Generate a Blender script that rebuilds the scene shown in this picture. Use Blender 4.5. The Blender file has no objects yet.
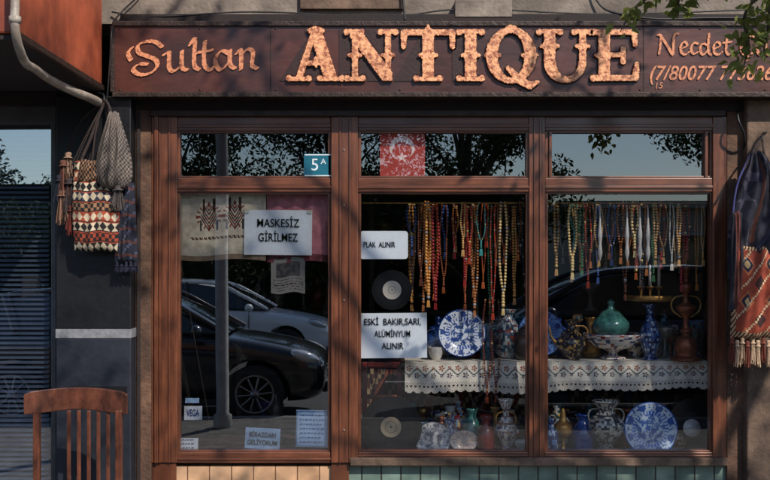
import bpy, bmesh, math, random
import numpy as np
from mathutils import Vector, noise, Matrix
random.seed(7); np.random.seed(7)
scene=bpy.context.scene
COL=scene.collection
D=5.35; F=1069.0; CZ=1.575
def at(px,py,y=0.0):
    k=(D+y)/F
    return ((px-385)*k, y, CZ-(py-265)*k)
def X(px,y=0.0): return (px-385)*(D+y)/F
def Z(py,y=0.0): return CZ-(py-265)*(D+y)/F
def K(y=0.0): return (D+y)/F
def S(r,g,b):
    f=lambda c:(c/255/12.92 if c/255<=.04045 else ((c/255+.055)/1.055)**2.4)
    return (f(r),f(g),f(b))
# ---------------------------------------------------------------- materials
MATS={}
def mat(name,col=(.5,.5,.5),rough=.6,metal=0,var=.25,scale=12,bump=.15,bscale=60,col2=None,stretch=(1,1,1),spec=.5,coat=0,thr=None,dirt=0):
    if name in MATS: return MATS[name]
    m=bpy.data.materials.new(name); m.use_nodes=True; nt=m.node_tree; N=nt.nodes; L=nt.links
    b=N['Principled BSDF']; b.inputs['Roughness'].default_value=rough; b.inputs['Metallic'].default_value=metal
    b.inputs['Specular IOR Level'].default_value=spec
    b.inputs['Coat Weight'].default_value=coat; b.inputs['Coat Roughness'].default_value=.08
    tc=N.new('ShaderNodeTexCoord'); mp=N.new('ShaderNodeMapping'); mp.inputs['Scale'].default_value=stretch
    L.new(tc.outputs['Object'],mp.inputs['Vector'])
    n=N.new('ShaderNodeTexNoise'); n.inputs['Scale'].default_value=scale; n.inputs['Detail'].default_value=7; n.inputs['Roughness'].default_value=.65
    L.new(mp.outputs['Vector'],n.inputs['Vector'])
    cr=N.new('ShaderNodeValToRGB')
    lo,hi=(.32,.68) if thr is None else thr
    cr.color_ramp.elements[0].position=lo; cr.color_ramp.elements[1].position=hi
    c2=col2 if col2 else tuple(c*(1-var) for c in col)
    c1=col if col2 else tuple(min(1,c*(1+var*.5)) for c in col)
    cr.color_ramp.elements[0].color=(*c2,1); cr.color_ramp.elements[1].color=(*c1,1)
    L.new(n.outputs['Fac'],cr.inputs['Fac'])
    outc=cr.outputs['Color']
    if dirt>0:
        nd=N.new('ShaderNodeTexNoise'); nd.inputs['Scale'].default_value=2.3; nd.inputs['Detail'].default_value=9; nd.inputs['Roughness'].default_value=.7
        L.new(tc.outputs['Object'],nd.inputs['Vector'])
        md=N.new('ShaderNodeMapRange'); md.inputs['From Min'].default_value=.35; md.inputs['From Max'].default_value=.6; md.inputs['To Min'].default_value=1-dirt; md.inputs['To Max'].default_value=1.08
        L.new(nd.outputs['Fac'],md.inputs['Value']); vs_=N.new('ShaderNodeVectorMath'); vs_.operation='SCALE'
        L.new(outc,vs_.inputs[0]); L.new(md.outputs['Result'],vs_.inputs['Scale']); outc=vs_.outputs['Vector']
    L.new(outc,b.inputs['Base Color'])
    if bump>0:
        n2=N.new('ShaderNodeTexNoise'); n2.inputs['Scale'].default_value=bscale; n2.inputs['Detail'].default_value=5
        L.new(mp.outputs['Vector'],n2.inputs['Vector'])
        bp=N.new('ShaderNodeBump'); bp.inputs['Strength'].default_value=bump; bp.inputs['Distance'].default_value=.01
        L.new(n2.outputs['Fac'],bp.inputs['Height']); L.new(bp.outputs['Normal'],b.inputs['Normal'])
        mr=N.new('ShaderNodeMapRange'); mr.inputs['To Min'].default_value=max(0,rough-.12); mr.inputs['To Max'].default_value=min(1,rough+.15)
        L.new(n.outputs['Fac'],mr.inputs['Value']); L.new(mr.outputs['Result'],b.inputs['Roughness'])
    MATS[name]=m; return m
def colmat(name,rough=.7,metal=0,bump=.3,bscale=300,var=.3,vscale=25,coat=0):
    if name in MATS: return MATS[name]
    m=bpy.data.materials.new(name); m.use_nodes=True; nt=m.node_tree; N=nt.nodes; L=nt.links
    b=N['Principled BSDF']; b.inputs['Roughness'].default_value=rough; b.inputs['Metallic'].default_value=metal
    b.inputs['Coat Weight'].default_value=coat
    a=N.new('ShaderNodeAttribute'); a.attribute_name='Col'
    tc=N.new('ShaderNodeTexCoord')
    n=N.new('ShaderNodeTexNoise'); n.inputs['Scale'].default_value=vscale; n.inputs['Detail'].default_value=6
    L.new(tc.outputs['Object'],n.inputs['Vector'])
    mr=N.new('ShaderNodeMapRange'); mr.inputs['From Min'].default_value=.3; mr.inputs['From Max'].default_value=.7
    mr.inputs['To Min'].default_value=1-var; mr.inputs['To Max'].default_value=1+var*.4
    L.new(n.outputs['Fac'],mr.inputs['Value'])
    mx=N.new('ShaderNodeVectorMath'); mx.operation='SCALE'
    L.new(a.outputs['Color'],mx.inputs[0]); L.new(mr.outputs['Result'],mx.inputs['Scale'])
    L.new(mx.outputs['Vector'],b.inputs['Base Color'])
    if bump:
        n2=N.new('ShaderNodeTexNoise'); n2.inputs['Scale'].default_value=bscale
        L.new(tc.outputs['Object'],n2.inputs['Vector'])
        bp=N.new('ShaderNodeBump'); bp.inputs['Strength'].default_value=bump; bp.inputs['Distance'].default_value=.005
        L.new(n2.outputs['Fac'],bp.inputs['Height']); L.new(bp.outputs['Normal'],b.inputs['Normal'])
    MATS[name]=m; return m
def glassmat(name,refl,tint,rough=.0):
    m=bpy.data.materials.new(name); m.use_nodes=True; nt=m.node_tree; N=nt.nodes; L=nt.links
    for n in list(N):
        if n.type!='OUTPUT_MATERIAL': N.remove(n)
    out=[n for n in N if n.type=='OUTPUT_MATERIAL'][0]
    t=N.new('ShaderNodeBsdfTransparent'); t.inputs['Color'].default_value=(*tint,1)
    g=N.new('ShaderNodeBsdfGlossy'); g.inputs['Roughness'].default_value=rough; g.inputs['Color'].default_value=(.93,.97,1,1)
    lw=N.new('ShaderNodeLayerWeight'); lw.inputs['Blend'].default_value=.25
    ad=N.new('ShaderNodeMath'); ad.operation='MULTIPLY_ADD'; ad.inputs[1].default_value=.5; ad.inputs[2].default_value=refl; ad.use_clamp=True
    L.new(lw.outputs['Fresnel'],ad.inputs[0])
    mx=N.new('ShaderNodeMixShader'); L.new(ad.outputs[0],mx.inputs['Fac']); L.new(t.outputs[0],mx.inputs[1]); L.new(g.outputs[0],mx.inputs[2])
    tc=N.new('ShaderNodeTexCoord'); n2=N.new('ShaderNodeTexNoise'); n2.inputs['Scale'].default_value=1.6; n2.inputs['Detail'].default_value=0
    bp=N.new('ShaderNodeBump'); bp.inputs['Strength'].default_value=.05; bp.inputs['Distance'].default_value=.02
    L.new(tc.outputs['Object'],n2.inputs['Vector']); L.new(n2.outputs['Fac'],bp.inputs['Height']); L.new(bp.outputs['Normal'],g.inputs['Normal'])
    L.new(mx.outputs[0],out.inputs['Surface'])
    return m
def brickmat(name,c1,c2,mortar,bw,bh,ms=.004,rough=.35,axes='xz'):
    m=bpy.data.materials.new(name); m.use_nodes=True; nt=m.node_tree; N=nt.nodes; L=nt.links
    b=N['Principled BSDF']
    tc=N.new('ShaderNodeTexCoord'); sp=N.new('ShaderNodeSeparateXYZ'); cb=N.new('ShaderNodeCombineXYZ')
    L.new(tc.outputs['Object'],sp.inputs[0]); L.new(sp.outputs['X'],cb.inputs['X']); L.new(sp.outputs['Z' if axes=='xz' else 'Y'],cb.inputs['Y'])
    br=N.new('ShaderNodeTexBrick'); br.inputs['Scale'].default_value=1; br.inputs['Brick Width'].default_value=bw; br.inputs['Row Height'].default_value=bh
    br.inputs['Mortar Size'].default_value=ms; br.inputs['Color1'].default_value=(*c1,1); br.inputs['Color2'].default_value=(*c2,1); br.inputs['Mortar'].default_value=(*mortar,1)
    br.inputs['Bias'].default_value=-.1; br.offset=0 if axes=='xz' else .5
    L.new(cb.outputs[0],br.inputs['Vector'])
    n=N.new('ShaderNodeTexNoise'); n.inputs['Scale'].default_value=9; n.inputs['Detail'].default_value=8; L.new(tc.outputs['Object'],n.inputs['Vector'])
    mr=N.new('ShaderNodeMapRange'); mr.inputs['From Min'].default_value=.3; mr.inputs['From Max'].default_value=.7; mr.inputs['To Min'].default_value=.5; mr.inputs['To Max'].default_value=1.15
    L.new(n.outputs['Fac'],mr.inputs['Value'])
    vm=N.new('ShaderNodeVectorMath'); vm.operation='SCALE'; L.new(br.outputs['Color'],vm.inputs[0]); L.new(mr.outputs['Result'],vm.inputs['Scale'])
    L.new(vm.outputs['Vector'],b.inputs['Base Color']); b.inputs['Roughness'].default_value=rough
    bp=N.new('ShaderNodeBump'); bp.inputs['Strength'].default_value=.6; bp.inputs['Distance'].default_value=.004; bp.invert=True
    L.new(br.outputs['Fac'],bp.inputs['Height']); L.new(bp.outputs['Normal'],b.inputs['Normal'])
    return m
# ---------------------------------------------------------------- geometry helpers
def link(o,parent=None):
    COL.objects.link(o)
    if parent: o.parent=parent
    return o
def empty(name):
    e=bpy.data.objects.new(name,None); e.empty_display_size=.1; COL.objects.link(e); return e
def meshobj(name,v,f,m=None,parent=None,smooth=False,cols=None):
    me=bpy.data.meshes.new(name); me.from_pydata([tuple(p) for p in v],[],[tuple(q) for q in f])
    if smooth: me.polygons.foreach_set('use_smooth',[True]*len(me.polygons))
    if cols is not None:
        at_=me.color_attributes.new('Col','FLOAT_COLOR','CORNER')
        tot=np.empty(len(me.polygons),int); me.polygons.foreach_get('loop_total',tot)
        c=np.array(cols,dtype=np.float32)[:, :3]; c=np.hstack([c,np.ones((len(c),1),np.float32)])
        at_.data.foreach_set('color',np.repeat(c,tot,axis=0).ravel())
    if m: me.materials.append(m)
    o=bpy.data.objects.new(name,me); link(o,parent); return o
def box(name,x0,x1,y0,y1,z0,z1,m,parent=None,bev=.003):
    cx,cy,cz=(x0+x1)/2,(y0+y1)/2,(z0+z1)/2
    a,b,c=abs(x1-x0)/2,abs(y1-y0)/2,abs(z1-z0)/2
    v=[(sx*a,sy*b,sz*c) for sx in(-1,1) for sy in(-1,1) for sz in(-1,1)]
    f=[(0,1,3,2),(4,6,7,5),(0,4,5,1),(2,3,7,6),(0,2,6,4),(1,5,7,3)]
    o=meshobj(name,v,f,m,parent); o.location=(cx,cy,cz)
    if bev>0:
        md=o.modifiers.new('b','BEVEL'); md.width=min(bev,a*.8,b*.8,c*.8); md.segments=2
    return o
def pbox(name,px0,px1,py0,py1,yf,yb,m,parent=None,bev=.003):
    return box(name,X(px0,yf),X(px1,yf),yf,yb,Z(py1,yf),Z(py0,yf),m,parent,bev)
def lathe(name,prof,loc,m,parent=None,seg=36,colfn=None,smooth=True,rot=None,sub=1):
    if sub>1:
        P=[prof[0]]+list(prof)+[prof[-1]]; out=[]
        for i in range(1,len(P)-2):
            for s in range(sub):
                t=s/sub
                q=[]
                for c in range(2):
                    p0,p1,p2,p3=P[i-1][c],P[i][c],P[i+1][c],P[i+2][c]
                    q.append(.5*((2*p1)+(-p0+p2)*t+(2*p0-5*p1+4*p2-p3)*t*t+(-p0+3*p1-3*p2+p3)*t**3))
                out.append((max(0,q[0]),q[1]))
        out.append(prof[-1]); prof=out
    v=[];f=[];c=[]
    n=len(prof)
    for i,(r,z) in enumerate(prof):
        for j in range(seg):
            a=2*math.pi*j/seg
            v.append((r*math.cos(a),r*math.sin(a),z))
    for i in range(n-1):
        for j in range(seg):
            k=(j+1)%seg
            f.append((i*seg+j,i*seg+k,(i+1)*seg+k,(i+1)*seg+j))
            if colfn: c.append(colfn(2*math.pi*(j+.5)/seg,(prof[i][0]+prof[i+1][0])/2,(prof[i][1]+prof[i+1][1])/2,i/(n-1)))
    o=meshobj(name,v,f,m,parent,smooth,c if colfn else None); o.location=loc
    if rot: o.rotation_euler=rot
    return o
def tube(name,pts,r,m,parent=None,cyclic=False,radii=None,res=4):
    cu=bpy.data.curves.new(name,'CURVE'); cu.dimensions='3D'; cu.bevel_depth=r; cu.bevel_resolution=res; cu.use_fill_caps=True
    sp=cu.splines.new('BEZIER'); sp.bezier_points.add(len(pts)-1)
    for i,p in enumerate(pts):
        bp=sp.bezier_points[i]; bp.co=p; bp.handle_left_type=bp.handle_right_type='AUTO'
        bp.radius=radii[i] if radii else 1
    sp.use_cyclic_u=cyclic; sp.resolution_u=8
    cu.materials.append(m); o=bpy.data.objects.new(name,cu); link(o,parent); return o
def text(name,s,loc,size,m,parent=None,align='CENTER',ext=.0006,shear=0,width=None,bold=0):
    cu=bpy.data.curves.new(name,'FONT'); cu.body=s; cu.size=size; cu.align_x=align; cu.align_y='CENTER'; cu.extrude=ext; cu.shear=shear
    cu.offset=bold
    cu.materials.append(m); o=bpy.data.objects.new(name,cu); link(o,parent); o.location=loc; o.rotation_euler=(math.pi/2,0,0)
    if width:
        bpy.context.view_layer.update()
        w=o.dimensions.x
        if w>0: o.scale.x=width/w
    return o
# ---- outlines from distance fields
def contours(Fv,x0,y0,h):
    ins=Fv>0
    code=(ins[:-1,:-1]*1+ins[:-1,1:]*2+ins[1:,1:]*4+ins[1:,:-1]*8)
    ys,xs=np.where((code>0)&(code<15))
    def ept(a,b):
        (i1,j1),(i2,j2)=a,b
        f1,f2=Fv[i1,j1],Fv[i2,j2]; t=f1/(f1-f2)
        return (x0+(j1+(j2-j1)*t)*h, y0+(i1+(i2-i1)*t)*h)
    nxt={}
    T={1:[(3,0)],2:[(0,1)],3:[(3,1)],4:[(1,2)],5:[(3,2),(1,0)],6:[(0,2)],7:[(3,2)],8:[(2,3)],9:[(2,0)],10:[(0,3),(2,1)],11:[(2,1)],12:[(1,3)],13:[(1,0)],14:[(0,3)]}
    pts={}
    for i,j in zip(ys.tolist(),xs.tolist()):
        E=[((i,j),(i,j+1)),((i,j+1),(i+1,j+1)),((i+1,j),(i+1,j+1)),((i,j),(i+1,j))]
        for a,b in T[int(code[i,j])]:
            ka,kb=E[a],E[b]
            if ka not in pts: pts[ka]=ept(*ka)
            if kb not in pts: pts[kb]=ept(*kb)
            nxt.setdefault(ka,[]).append(kb)
    loops=[]
    while nxt:
        k=next(iter(nxt)); start=k; lp=[]
        while k in nxt:
            lp.append(pts[k]); l=nxt[k]; q=l.pop()
            if not l: del nxt[k]
            k=q
            if k==start: break
        if len(lp)>8: loops.append(lp)
    return loops
def outline_obj(name,loops,tf,y,ext,m,parent,bev=0):
    cu=bpy.data.curves.new(name,'CURVE'); cu.dimensions='2D'; cu.fill_mode='BOTH'; cu.extrude=ext; cu.bevel_depth=bev
    for lp in loops:
        sp=cu.splines.new('POLY'); sp.points.add(len(lp)-1)
        for i,p in enumerate(lp):
            q=tf(p); sp.points[i].co=(q[0],q[1],0,1)
        sp.use_cyclic_u=True
    cu.materials.append(m); o=bpy.data.objects.new(name,cu); link(o,parent); o.location=(0,y,0); o.rotation_euler=(math.pi/2,0,0)
    return o
def seg_d(Xg,Yg,a,b,ra,rb=None):
    rb=ra if rb is None else rb
    ax,ay=a; bx,by=b; dx,dy=bx-ax,by-ay; l=dx*dx+dy*dy+1e-9
    t=np.clip(((Xg-ax)*dx+(Yg-ay)*dy)/l,0,1)
    return (ra+(rb-ra)*t)-np.hypot(Xg-ax-t*dx,Yg-ay-t*dy)
def box_d(Xg,Yg,x0,y0,x1,y1):
    return np.minimum(np.minimum(Xg-x0,x1-Xg),np.minimum(Yg-y0,y1-Yg))
def ell_d(Xg,Yg,cx,cy,rx,ry):
    return (1-np.hypot((Xg-cx)/rx,(Yg-cy)/ry))*min(rx,ry)
# ---------------------------------------------------------------- materials list
WOOD=mat('varnished_frame_wood',S(128,74,48),.32,0,col2=S(68,38,27),scale=5,stretch=(7,7,.5),bump=.06,bscale=9,coat=.4,dirt=.4)
WOODH=mat('varnished_rail_wood',S(124,72,47),.32,0,col2=S(66,37,27),scale=5,stretch=(.5,7,7),bump=.06,bscale=9,coat=.4,dirt=.4)
CHAIRW=mat('old_chair_wood',S(118,66,45),.36,0,col2=S(52,28,21),scale=9,stretch=(2,2,1),bump=.12,coat=.3,dirt=.3)
BLACKP=mat('black_painted_pillar',S(22,22,26),.4,0,col2=S(13,13,16),scale=4,bump=.15,bscale=30)
NAVYP=mat('slate_painted_pillar',S(38,42,52),.45,0,col2=S(24,27,34),scale=4,bump=.2,bscale=30)
TAPE=mat('grey_tape',S(150,150,153),.35,.3,var=.3,scale=30)
PLAST=mat('weathered_plaster',S(128,104,86),.85,0,col2=S(66,50,40),scale=6,bump=.6,bscale=40,dirt=.5)
PLASTR=mat('brown_plaster',S(120,88,68),.85,0,col2=S(58,40,32),scale=8,bump=.6,bscale=50,dirt=.5)
CONC=mat('upper_wall_render',S(150,136,122),.9,0,col2=S(104,92,82),scale=5,bump=.5,bscale=45,dirt=.45)
SIGNB=mat('sign_board_paint',S(86,39,26),.42,0,col2=S(56,27,19),scale=3,bump=.12,bscale=14,coat=.2,stretch=(1,1,2.5),dirt=.45)
SIGNE=mat('sign_edge_metal',S(62,46,38),.5,.3,col2=S(32,22,18),scale=14,bump=.4)
LETTER=mat('weathered_copper_lettering',S(242,170,120),.5,0,col2=S(150,80,50),scale=50,bump=.5,bscale=90,thr=(.39,.55),dirt=.2)
LETTER2=mat('thin_lettering_paint',S(212,138,98),.6,0,col2=S(134,74,50),scale=60,thr=(.38,.5))
ORANGE=mat('rusty_orange_panel',S(190,94,60),.5,0,col2=S(120,52,34),scale=2.2,bump=.25,bscale=12,dirt=.5)
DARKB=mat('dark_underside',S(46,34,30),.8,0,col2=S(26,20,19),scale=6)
PIPE=mat('grey_plastic_pipe',S(176,164,150),.45,0,col2=S(124,110,98),scale=15,bump=.15)
CABLE=mat('black_cable',S(26,25,26),.5)
FRAMEG=mat('grey_window_frame',S(92,92,96),.4,.4,var=.3)
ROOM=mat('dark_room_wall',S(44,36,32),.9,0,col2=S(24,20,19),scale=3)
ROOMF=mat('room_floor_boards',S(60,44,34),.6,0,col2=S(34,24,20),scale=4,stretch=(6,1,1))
SHELF=mat('display_shelf_wood',S(94,62,44),.5,0,col2=S(54,34,25),scale=5,stretch=(1,6,6))
BLIND=mat('blind_slat',S(150,160,174),.5,0,var=.2)
PAPER=mat('white_paper',S(240,243,246),.8,0,col2=S(226,231,236),scale=8,bump=.1,bscale=12)
PAPERB=mat('blue_tinted_paper',S(180,210,240),.7,0,col2=S(164,196,230),scale=10)
INK=mat('black_ink',S(16,18,24),.8,bump=0,spec=.1)
INKB=mat('blue_ink',S(40,70,130),.8,bump=0,spec=.1)
BRASS=mat('aged_brass',S(214,164,90),.32,.6,col2=S(116,80,46),scale=25,bump=.2)
COPPER=mat('aged_copper',S(180,104,70),.35,.6,col2=S(94,52,38),scale=20,bump=.2)
TEALC=mat('teal_glaze',S(80,140,128),.2,0,col2=S(36,76,76),scale=30,coat=.5)
DKTEAL=mat('dark_teal_glaze',S(44,98,116),.2,0,col2=S(18,42,60),scale=30,coat=.5)
BLUEG=mat('cobalt_glaze',S(48,90,170),.18,0,col2=S(20,38,90),scale=35,coat=.5)
WHITEC=mat('white_ceramic',S(226,222,216),.25,0,col2=S(176,172,168),scale=12,coat=.4)
DKC=mat('dark_ceramic',S(54,44,42),.3,0,col2=S(26,22,24),scale=20,coat=.3)
REDC=mat('oxblood_ceramic',S(140,48,38),.3,0,col2=S(66,24,22),scale=20,coat=.3)
SILVER=mat('tarnished_silver',S(200,194,182),.35,.6,col2=S(90,86,82),scale=40,bump=.5,bscale=80)
CERAM=colmat('painted_ceramic',.22,0,0,coat=.5,var=.12)
FABRIC=colmat('woven_fabric',.9,0,.5,350,.35)
LACE=colmat('lace_cloth',.85,0,.4,300,.15)
PRINT=colmat('printed_paper',.6,0,0,var=.12)
GLASS=glassmat('shop_glass',.10,(.99,.99,.99))
GLASSL=glassmat('left_pane_glass',.28,(.98,.985,.99))
GLASST=glassmat('transom_pane_glass',.16,(.97,.98,.98))
GLASSN=glassmat('neighbour_glass',.36,(.8,.84,.9))
# ---------------------------------------------------------------- building
B=empty('shop_building')
pbox('upper_wall',-600,1700,-900,24,0,.3,CONC,B,.0)
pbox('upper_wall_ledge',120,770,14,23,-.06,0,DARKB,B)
pbox('ledge_block',455,512,0,17,-.065,0,CONC,B)
pbox('upper_wall_strip',300,404,-30,9,-.03,0,PLAST,B)
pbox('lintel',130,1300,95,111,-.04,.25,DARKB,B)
pbox('lintel_band',150,726,110,116,-.055,-.04,SIGNE,B)
pbox('black_pillar',56,131,96,329,-.14,.25,BLACKP,B,.006)
pbox('pillar_tape',55.5,131.5,329,338,-.143,.2,TAPE,B,.001)
pbox('slate_pillar',56,131,338,700,-.14,.25,NAVYP,B,.006)
pbox('pillar_patch',72,127,386,395,-.1435,-.14,BLACKP,B,.001)
pbox('left_jamb_plaster',131,151,110,700,-.038,.2,PLASTR,B)
pbox('left_jamb_groove',137,140,112,480,-.05,-.038,DARKB,B,.001)
pbox('right_jamb_plaster',727,747,104,700,-.025,.2,PLASTR,B)
pbox('right_pillar',747,900,60,700,-.08,.3,PLAST,B,.01)
pbox('right_wall',900,1700,24,700,-.01,.3,CONC,B,0)
TILE=brickmat('green_base_tiles',S(122,142,130),S(90,112,104),S(50,48,44),.098,.2,.004,.35)
TILEL=brickmat('peach_base_tiles',S(218,174,136),S(194,150,112),S(110,78,58),.11,.2,.003,.45)
pbox('base_tiles',349,727,466,700,.0,.2,TILE,B,.0)
pbox('base_panel',176,331,466,700,.0,.2,TILEL,B,.0)
pbox('base_post',331,349,463,700,-.02,.2,WOOD,B)
pbox('base_post_left',151,176,463,700,-.02,.2,WOOD,B)
pbox('stone_sill',350,728,458,466,-.05,.15,PLAST,B,.005)
def vframe(n,a,b,t,bt,y=-.03,mm=WOOD):
    pbox(n,a,b,t,bt,y,.07,mm,B,.005)
    w=b-a
    if w>14:
        pbox(n+'_bead',a+w*.30,a+w*.36,t,bt,y-.007,y,mm,B,.003)
        pbox(n+'_bead2',a+w*.66,a+w*.72,t,bt,y-.007,y,mm,B,.003)
vframe('left_stile',151,177,116,463)
pbox('left_stile_edge',154,158,116,463,-.045,-.03,WOOD,B,.003)
vframe('centre_mullion',331,358,116,463,-.034)
vframe('right_mullion',529,545,116,458,-.03)
vframe('right_stile',713,727,116,458,-.03)
def hframe(n,a,b,t,bt,y=-.022):
    pbox(n,a,b,t,bt,y,.06,WOODH,B,.004)
    h=bt-t
    pbox(n+'_bead',a,b,t+h*.55,t+h*.75,y-.006,y,WOODH,B,.002)
for a,b,bot in ((177,331,463),(358,529,458),(545,713,458)):
    hframe('top_rail',a,b,116,131)
    hframe('transom_rail',a,b,178,192)
    hframe('bottom_rail',a,b,452,bot)
for a,b,t,bt in ((177,331,192,452),(358,529,192,452),(545,713,192,452),(177,331,131,178),(358,529,131,178),(545,713,131,178)):
    pbox('sash_left',a,a+3,t,bt,-.012,.03,WOOD,B,.002); pbox('sash_right',b-3,b,t,bt,-.012,.03,WOOD,B,.002)
    pbox('sash_top',a+3,b-3,t,t+2,-.012,.03,WOODH,B,.002); pbox('sash_bottom',a+3,b-3,bt-2,bt,-.012,.03,WOODH,B,.002)
pbox('pane_rod',705,708,131,178,-.02,.03,WOOD,B,.002)
pbox('pane_rod2',549,552,131,178,-.02,.03,WOOD,B,.002)
for py in (150,205,300,430):
    o=lathe('screw_head',[(0,.003),(.004,.002),(.005,0)],at(344,py,-.036),SILVER,B,12); o.rotation_euler=(math.pi/2,0,0)
def pane(n,a,b,t,bt,m,y=.012):
    x0,x1,z0,z1=X(a,y),X(b,y),Z(bt,y),Z(t,y)
    return meshobj(n,[(x0,y,z0),(x1,y,z0),(x1,y,z1),(x0,y,z1)],[(0,1,2,3)],m,B)
for a,b,m in ((178,331,GLASSL),(359,528,GLASS),(546,713,GLASS)):
    pane('glass_pane',a,b,192,452,m); pane('transom_glass',a,b,131,178,GLASST)
# neighbouring window
pbox('neighbour_header',-400,56,106,124,-.02,.1,FRAMEG,B)
pbox('neighbour_frame_side',51,56,124,700,-.02,.1,FRAMEG,B)
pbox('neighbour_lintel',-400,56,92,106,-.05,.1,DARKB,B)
pbox('neighbour_wall',-1200,-400,24,700,0,.3,CONC,B,0)
pane('neighbour_glass',-400,51,124,640,GLASSN,.0)
bv=[];bf=[]
for i in range(90):
    z=Z(125,.06)-i*.0245
    b0=len(bv); x0,x1=X(-390,.06),X(49,.06)
    bv+=[(x0,.05,z-.006),(x1,.05,z-.006),(x1,.068,z+.008),(x0,.068,z+.008)]; bf.append((b0,b0+1,b0+2,b0+3))
meshobj('venetian_blind_slats',bv,bf,BLIND,B)
box('neighbour_room_back',X(-400),X(56),1.2,1.25,0,3,ROOM,B,0)
# room
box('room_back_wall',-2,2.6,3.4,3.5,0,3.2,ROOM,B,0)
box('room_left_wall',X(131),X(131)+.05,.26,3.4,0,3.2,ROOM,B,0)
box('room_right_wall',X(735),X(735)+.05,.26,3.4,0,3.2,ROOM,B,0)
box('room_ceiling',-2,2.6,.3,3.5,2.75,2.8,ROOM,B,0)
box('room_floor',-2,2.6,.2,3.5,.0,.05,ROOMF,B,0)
FZ=Z(451,.3); SZ=Z(359,.38)
box('display_floor',X(131)+.06,X(735)-.01,.072,.85,FZ-.04,FZ,SHELF,B,.002)
xr=X(110); yb=-1.35
box('awning_box',-3.2,xr,yb,-.145,Z(92),3.6,ORANGE,B,.01)
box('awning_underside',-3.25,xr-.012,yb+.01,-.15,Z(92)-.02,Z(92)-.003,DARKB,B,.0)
box('awning_edge_trim',xr-.012,xr+.012,yb,-.15,Z(92)-.02,Z(92)+.006,SIGNE,B,.002)
# ---------------------------------------------------------------- sign
SG=empty('shop_sign')
ys=-.17
box('sign_board',X(113,ys),X(980,ys),ys,-.065,Z(94,ys),Z(25,ys),SIGNB,SG,.004)
pbox('sign_top_trim',112,980,21,26,ys-.012,-.06,SIGNE,SG,.003)
pbox('sign_bottom_trim',112,980,92,97,ys-.012,-.06,SIGNE,SG,.003)
pbox('sign_left_trim',110,114,26,92,ys-.01,-.06,SIGNE,SG,.003)
pbox('sign_sheet_joint',270,271,26,92,ys-.001,ys+.01,DARKB,SG,0)
pbox('sign_sheet_joint',643,644,26,92,ys-.001,ys+.01,DARKB,SG,0)
for px in (120,200,276,400,520,640,700,765):
    for py in (29,90):
        o=lathe('rivet',[(0,.003),(.004,.002),(.0055,0)],at(px,py,ys-.001),SIGNE,SG,10); o.rotation_euler=(math.pi/2,0,0)
def curve_tf(yd):
    k=K(yd)
    return lambda p:((p[0]-385)*k, CZ-(p[1]-265)*k)
def build_glyph(fn,x0,x1,y0,y1,h=.3,rag=.8):
    xs=np.arange(x0,x1,h); ysx=np.arange(y0,y1,h); Xg,Yg=np.meshgrid(xs,ysx)
    f=fn(Xg,Yg)
    f=f+rag*(np.sin(Xg*1.9+np.sin(Yg*1.3)*2)*np.sin(Yg*2.1+1.7*np.sin(Xg*.9)))*.6
    return contours(f,x0,y0,h)
def mx(*a):
    r=a[0]
    for b in a[1:]: r=np.maximum(r,b)
    return r
TY,BY=30,81
def stem(Xg,Yg,x,w,t=TY,b=BY,spur=True):
    r=mx(box_d(Xg,Yg,x-w/2,t,x+w/2,b))
    if spur:
        m=(t+b)/2
        r=mx(r,(w/2+3.2-np.abs(Xg-x)-np.abs(Yg-m)*.9)*.7, 1.7-np.hypot(Xg-x+w/2+2.6,Yg-m), 1.7-np.hypot(Xg-x-w/2-2.6,Yg-m))
    return r
def serif(Xg,Yg,x,y,hw,up):
    s=-1 if up else 1
    d=box_d(Xg,Yg,x-hw,min(y,y-s*3.6),x+hw,max(y,y-s*3.6))
    br=(hw*.55-np.abs(Xg-x)-np.clip((y-Yg)*s,0,99)*.75)*.8; br=np.where((y-Yg)*s<-.3,-1,br)
    r=mx(d,br,2.9-np.hypot(Xg-(x-hw+1.2),Yg-(y-s*2.4)),2.9-np.hypot(Xg-(x+hw-1.2),Yg-(y-s*2.4)))
    notch=2.0-np.hypot(Xg-x,(Yg-y-s*.8))
    return np.minimum(r,-notch)
def gA(X_,Y_):
    r=mx(seg_d(X_,Y_,(314,TY+2),(299,BY-2),2.6,3.0),seg_d(X_,Y_,(316,TY+3),(331,BY-2),6.0,6.2),box_d(X_,Y_,301,61,330,65.5),
        1.9-np.hypot(X_-316,Y_-59),(4-np.abs(X_-316)-np.abs(Y_-63)*.8)*.7,ell_d(X_,Y_,316,31,8,4))
    r=np.minimum(r,box_d(X_,Y_,200,27,999,BY))
    return mx(r,serif(X_,Y_,299,BY,11,False),serif(X_,Y_,331,BY,12,False))
def gN(X_,Y_):
    return mx(stem(X_,Y_,355,5.5),stem(X_,Y_,388,5.5),np.minimum(seg_d(X_,Y_,(354,TY+2),(388,BY-3),6),box_d(X_,Y_,350,TY,392,BY)),
       serif(X_,Y_,354,TY,8.5,True),serif(X_,Y_,355,BY,9,False),serif(X_,Y_,388,TY,8.5,True))
def gT(X_,Y_):
    return mx(stem(X_,Y_,428,11),box_d(X_,Y_,405,TY,451,TY+5.5),serif(X_,Y_,428,BY,13,False),
       seg_d(X_,Y_,(404,TY+3),(403.5,TY+17),3.2,2.2),seg_d(X_,Y_,(452,TY+3),(452.5,TY+17),3.2,2.2),
       (7-np.abs(X_-428)-np.abs(Y_-TY-5)*.7)*.8)
def gI(X_,Y_):
    return mx(stem(X_,Y_,470.5,11),serif(X_,Y_,470.5,TY,12.5,True),serif(X_,Y_,470.5,BY,12.5,False))
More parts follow.
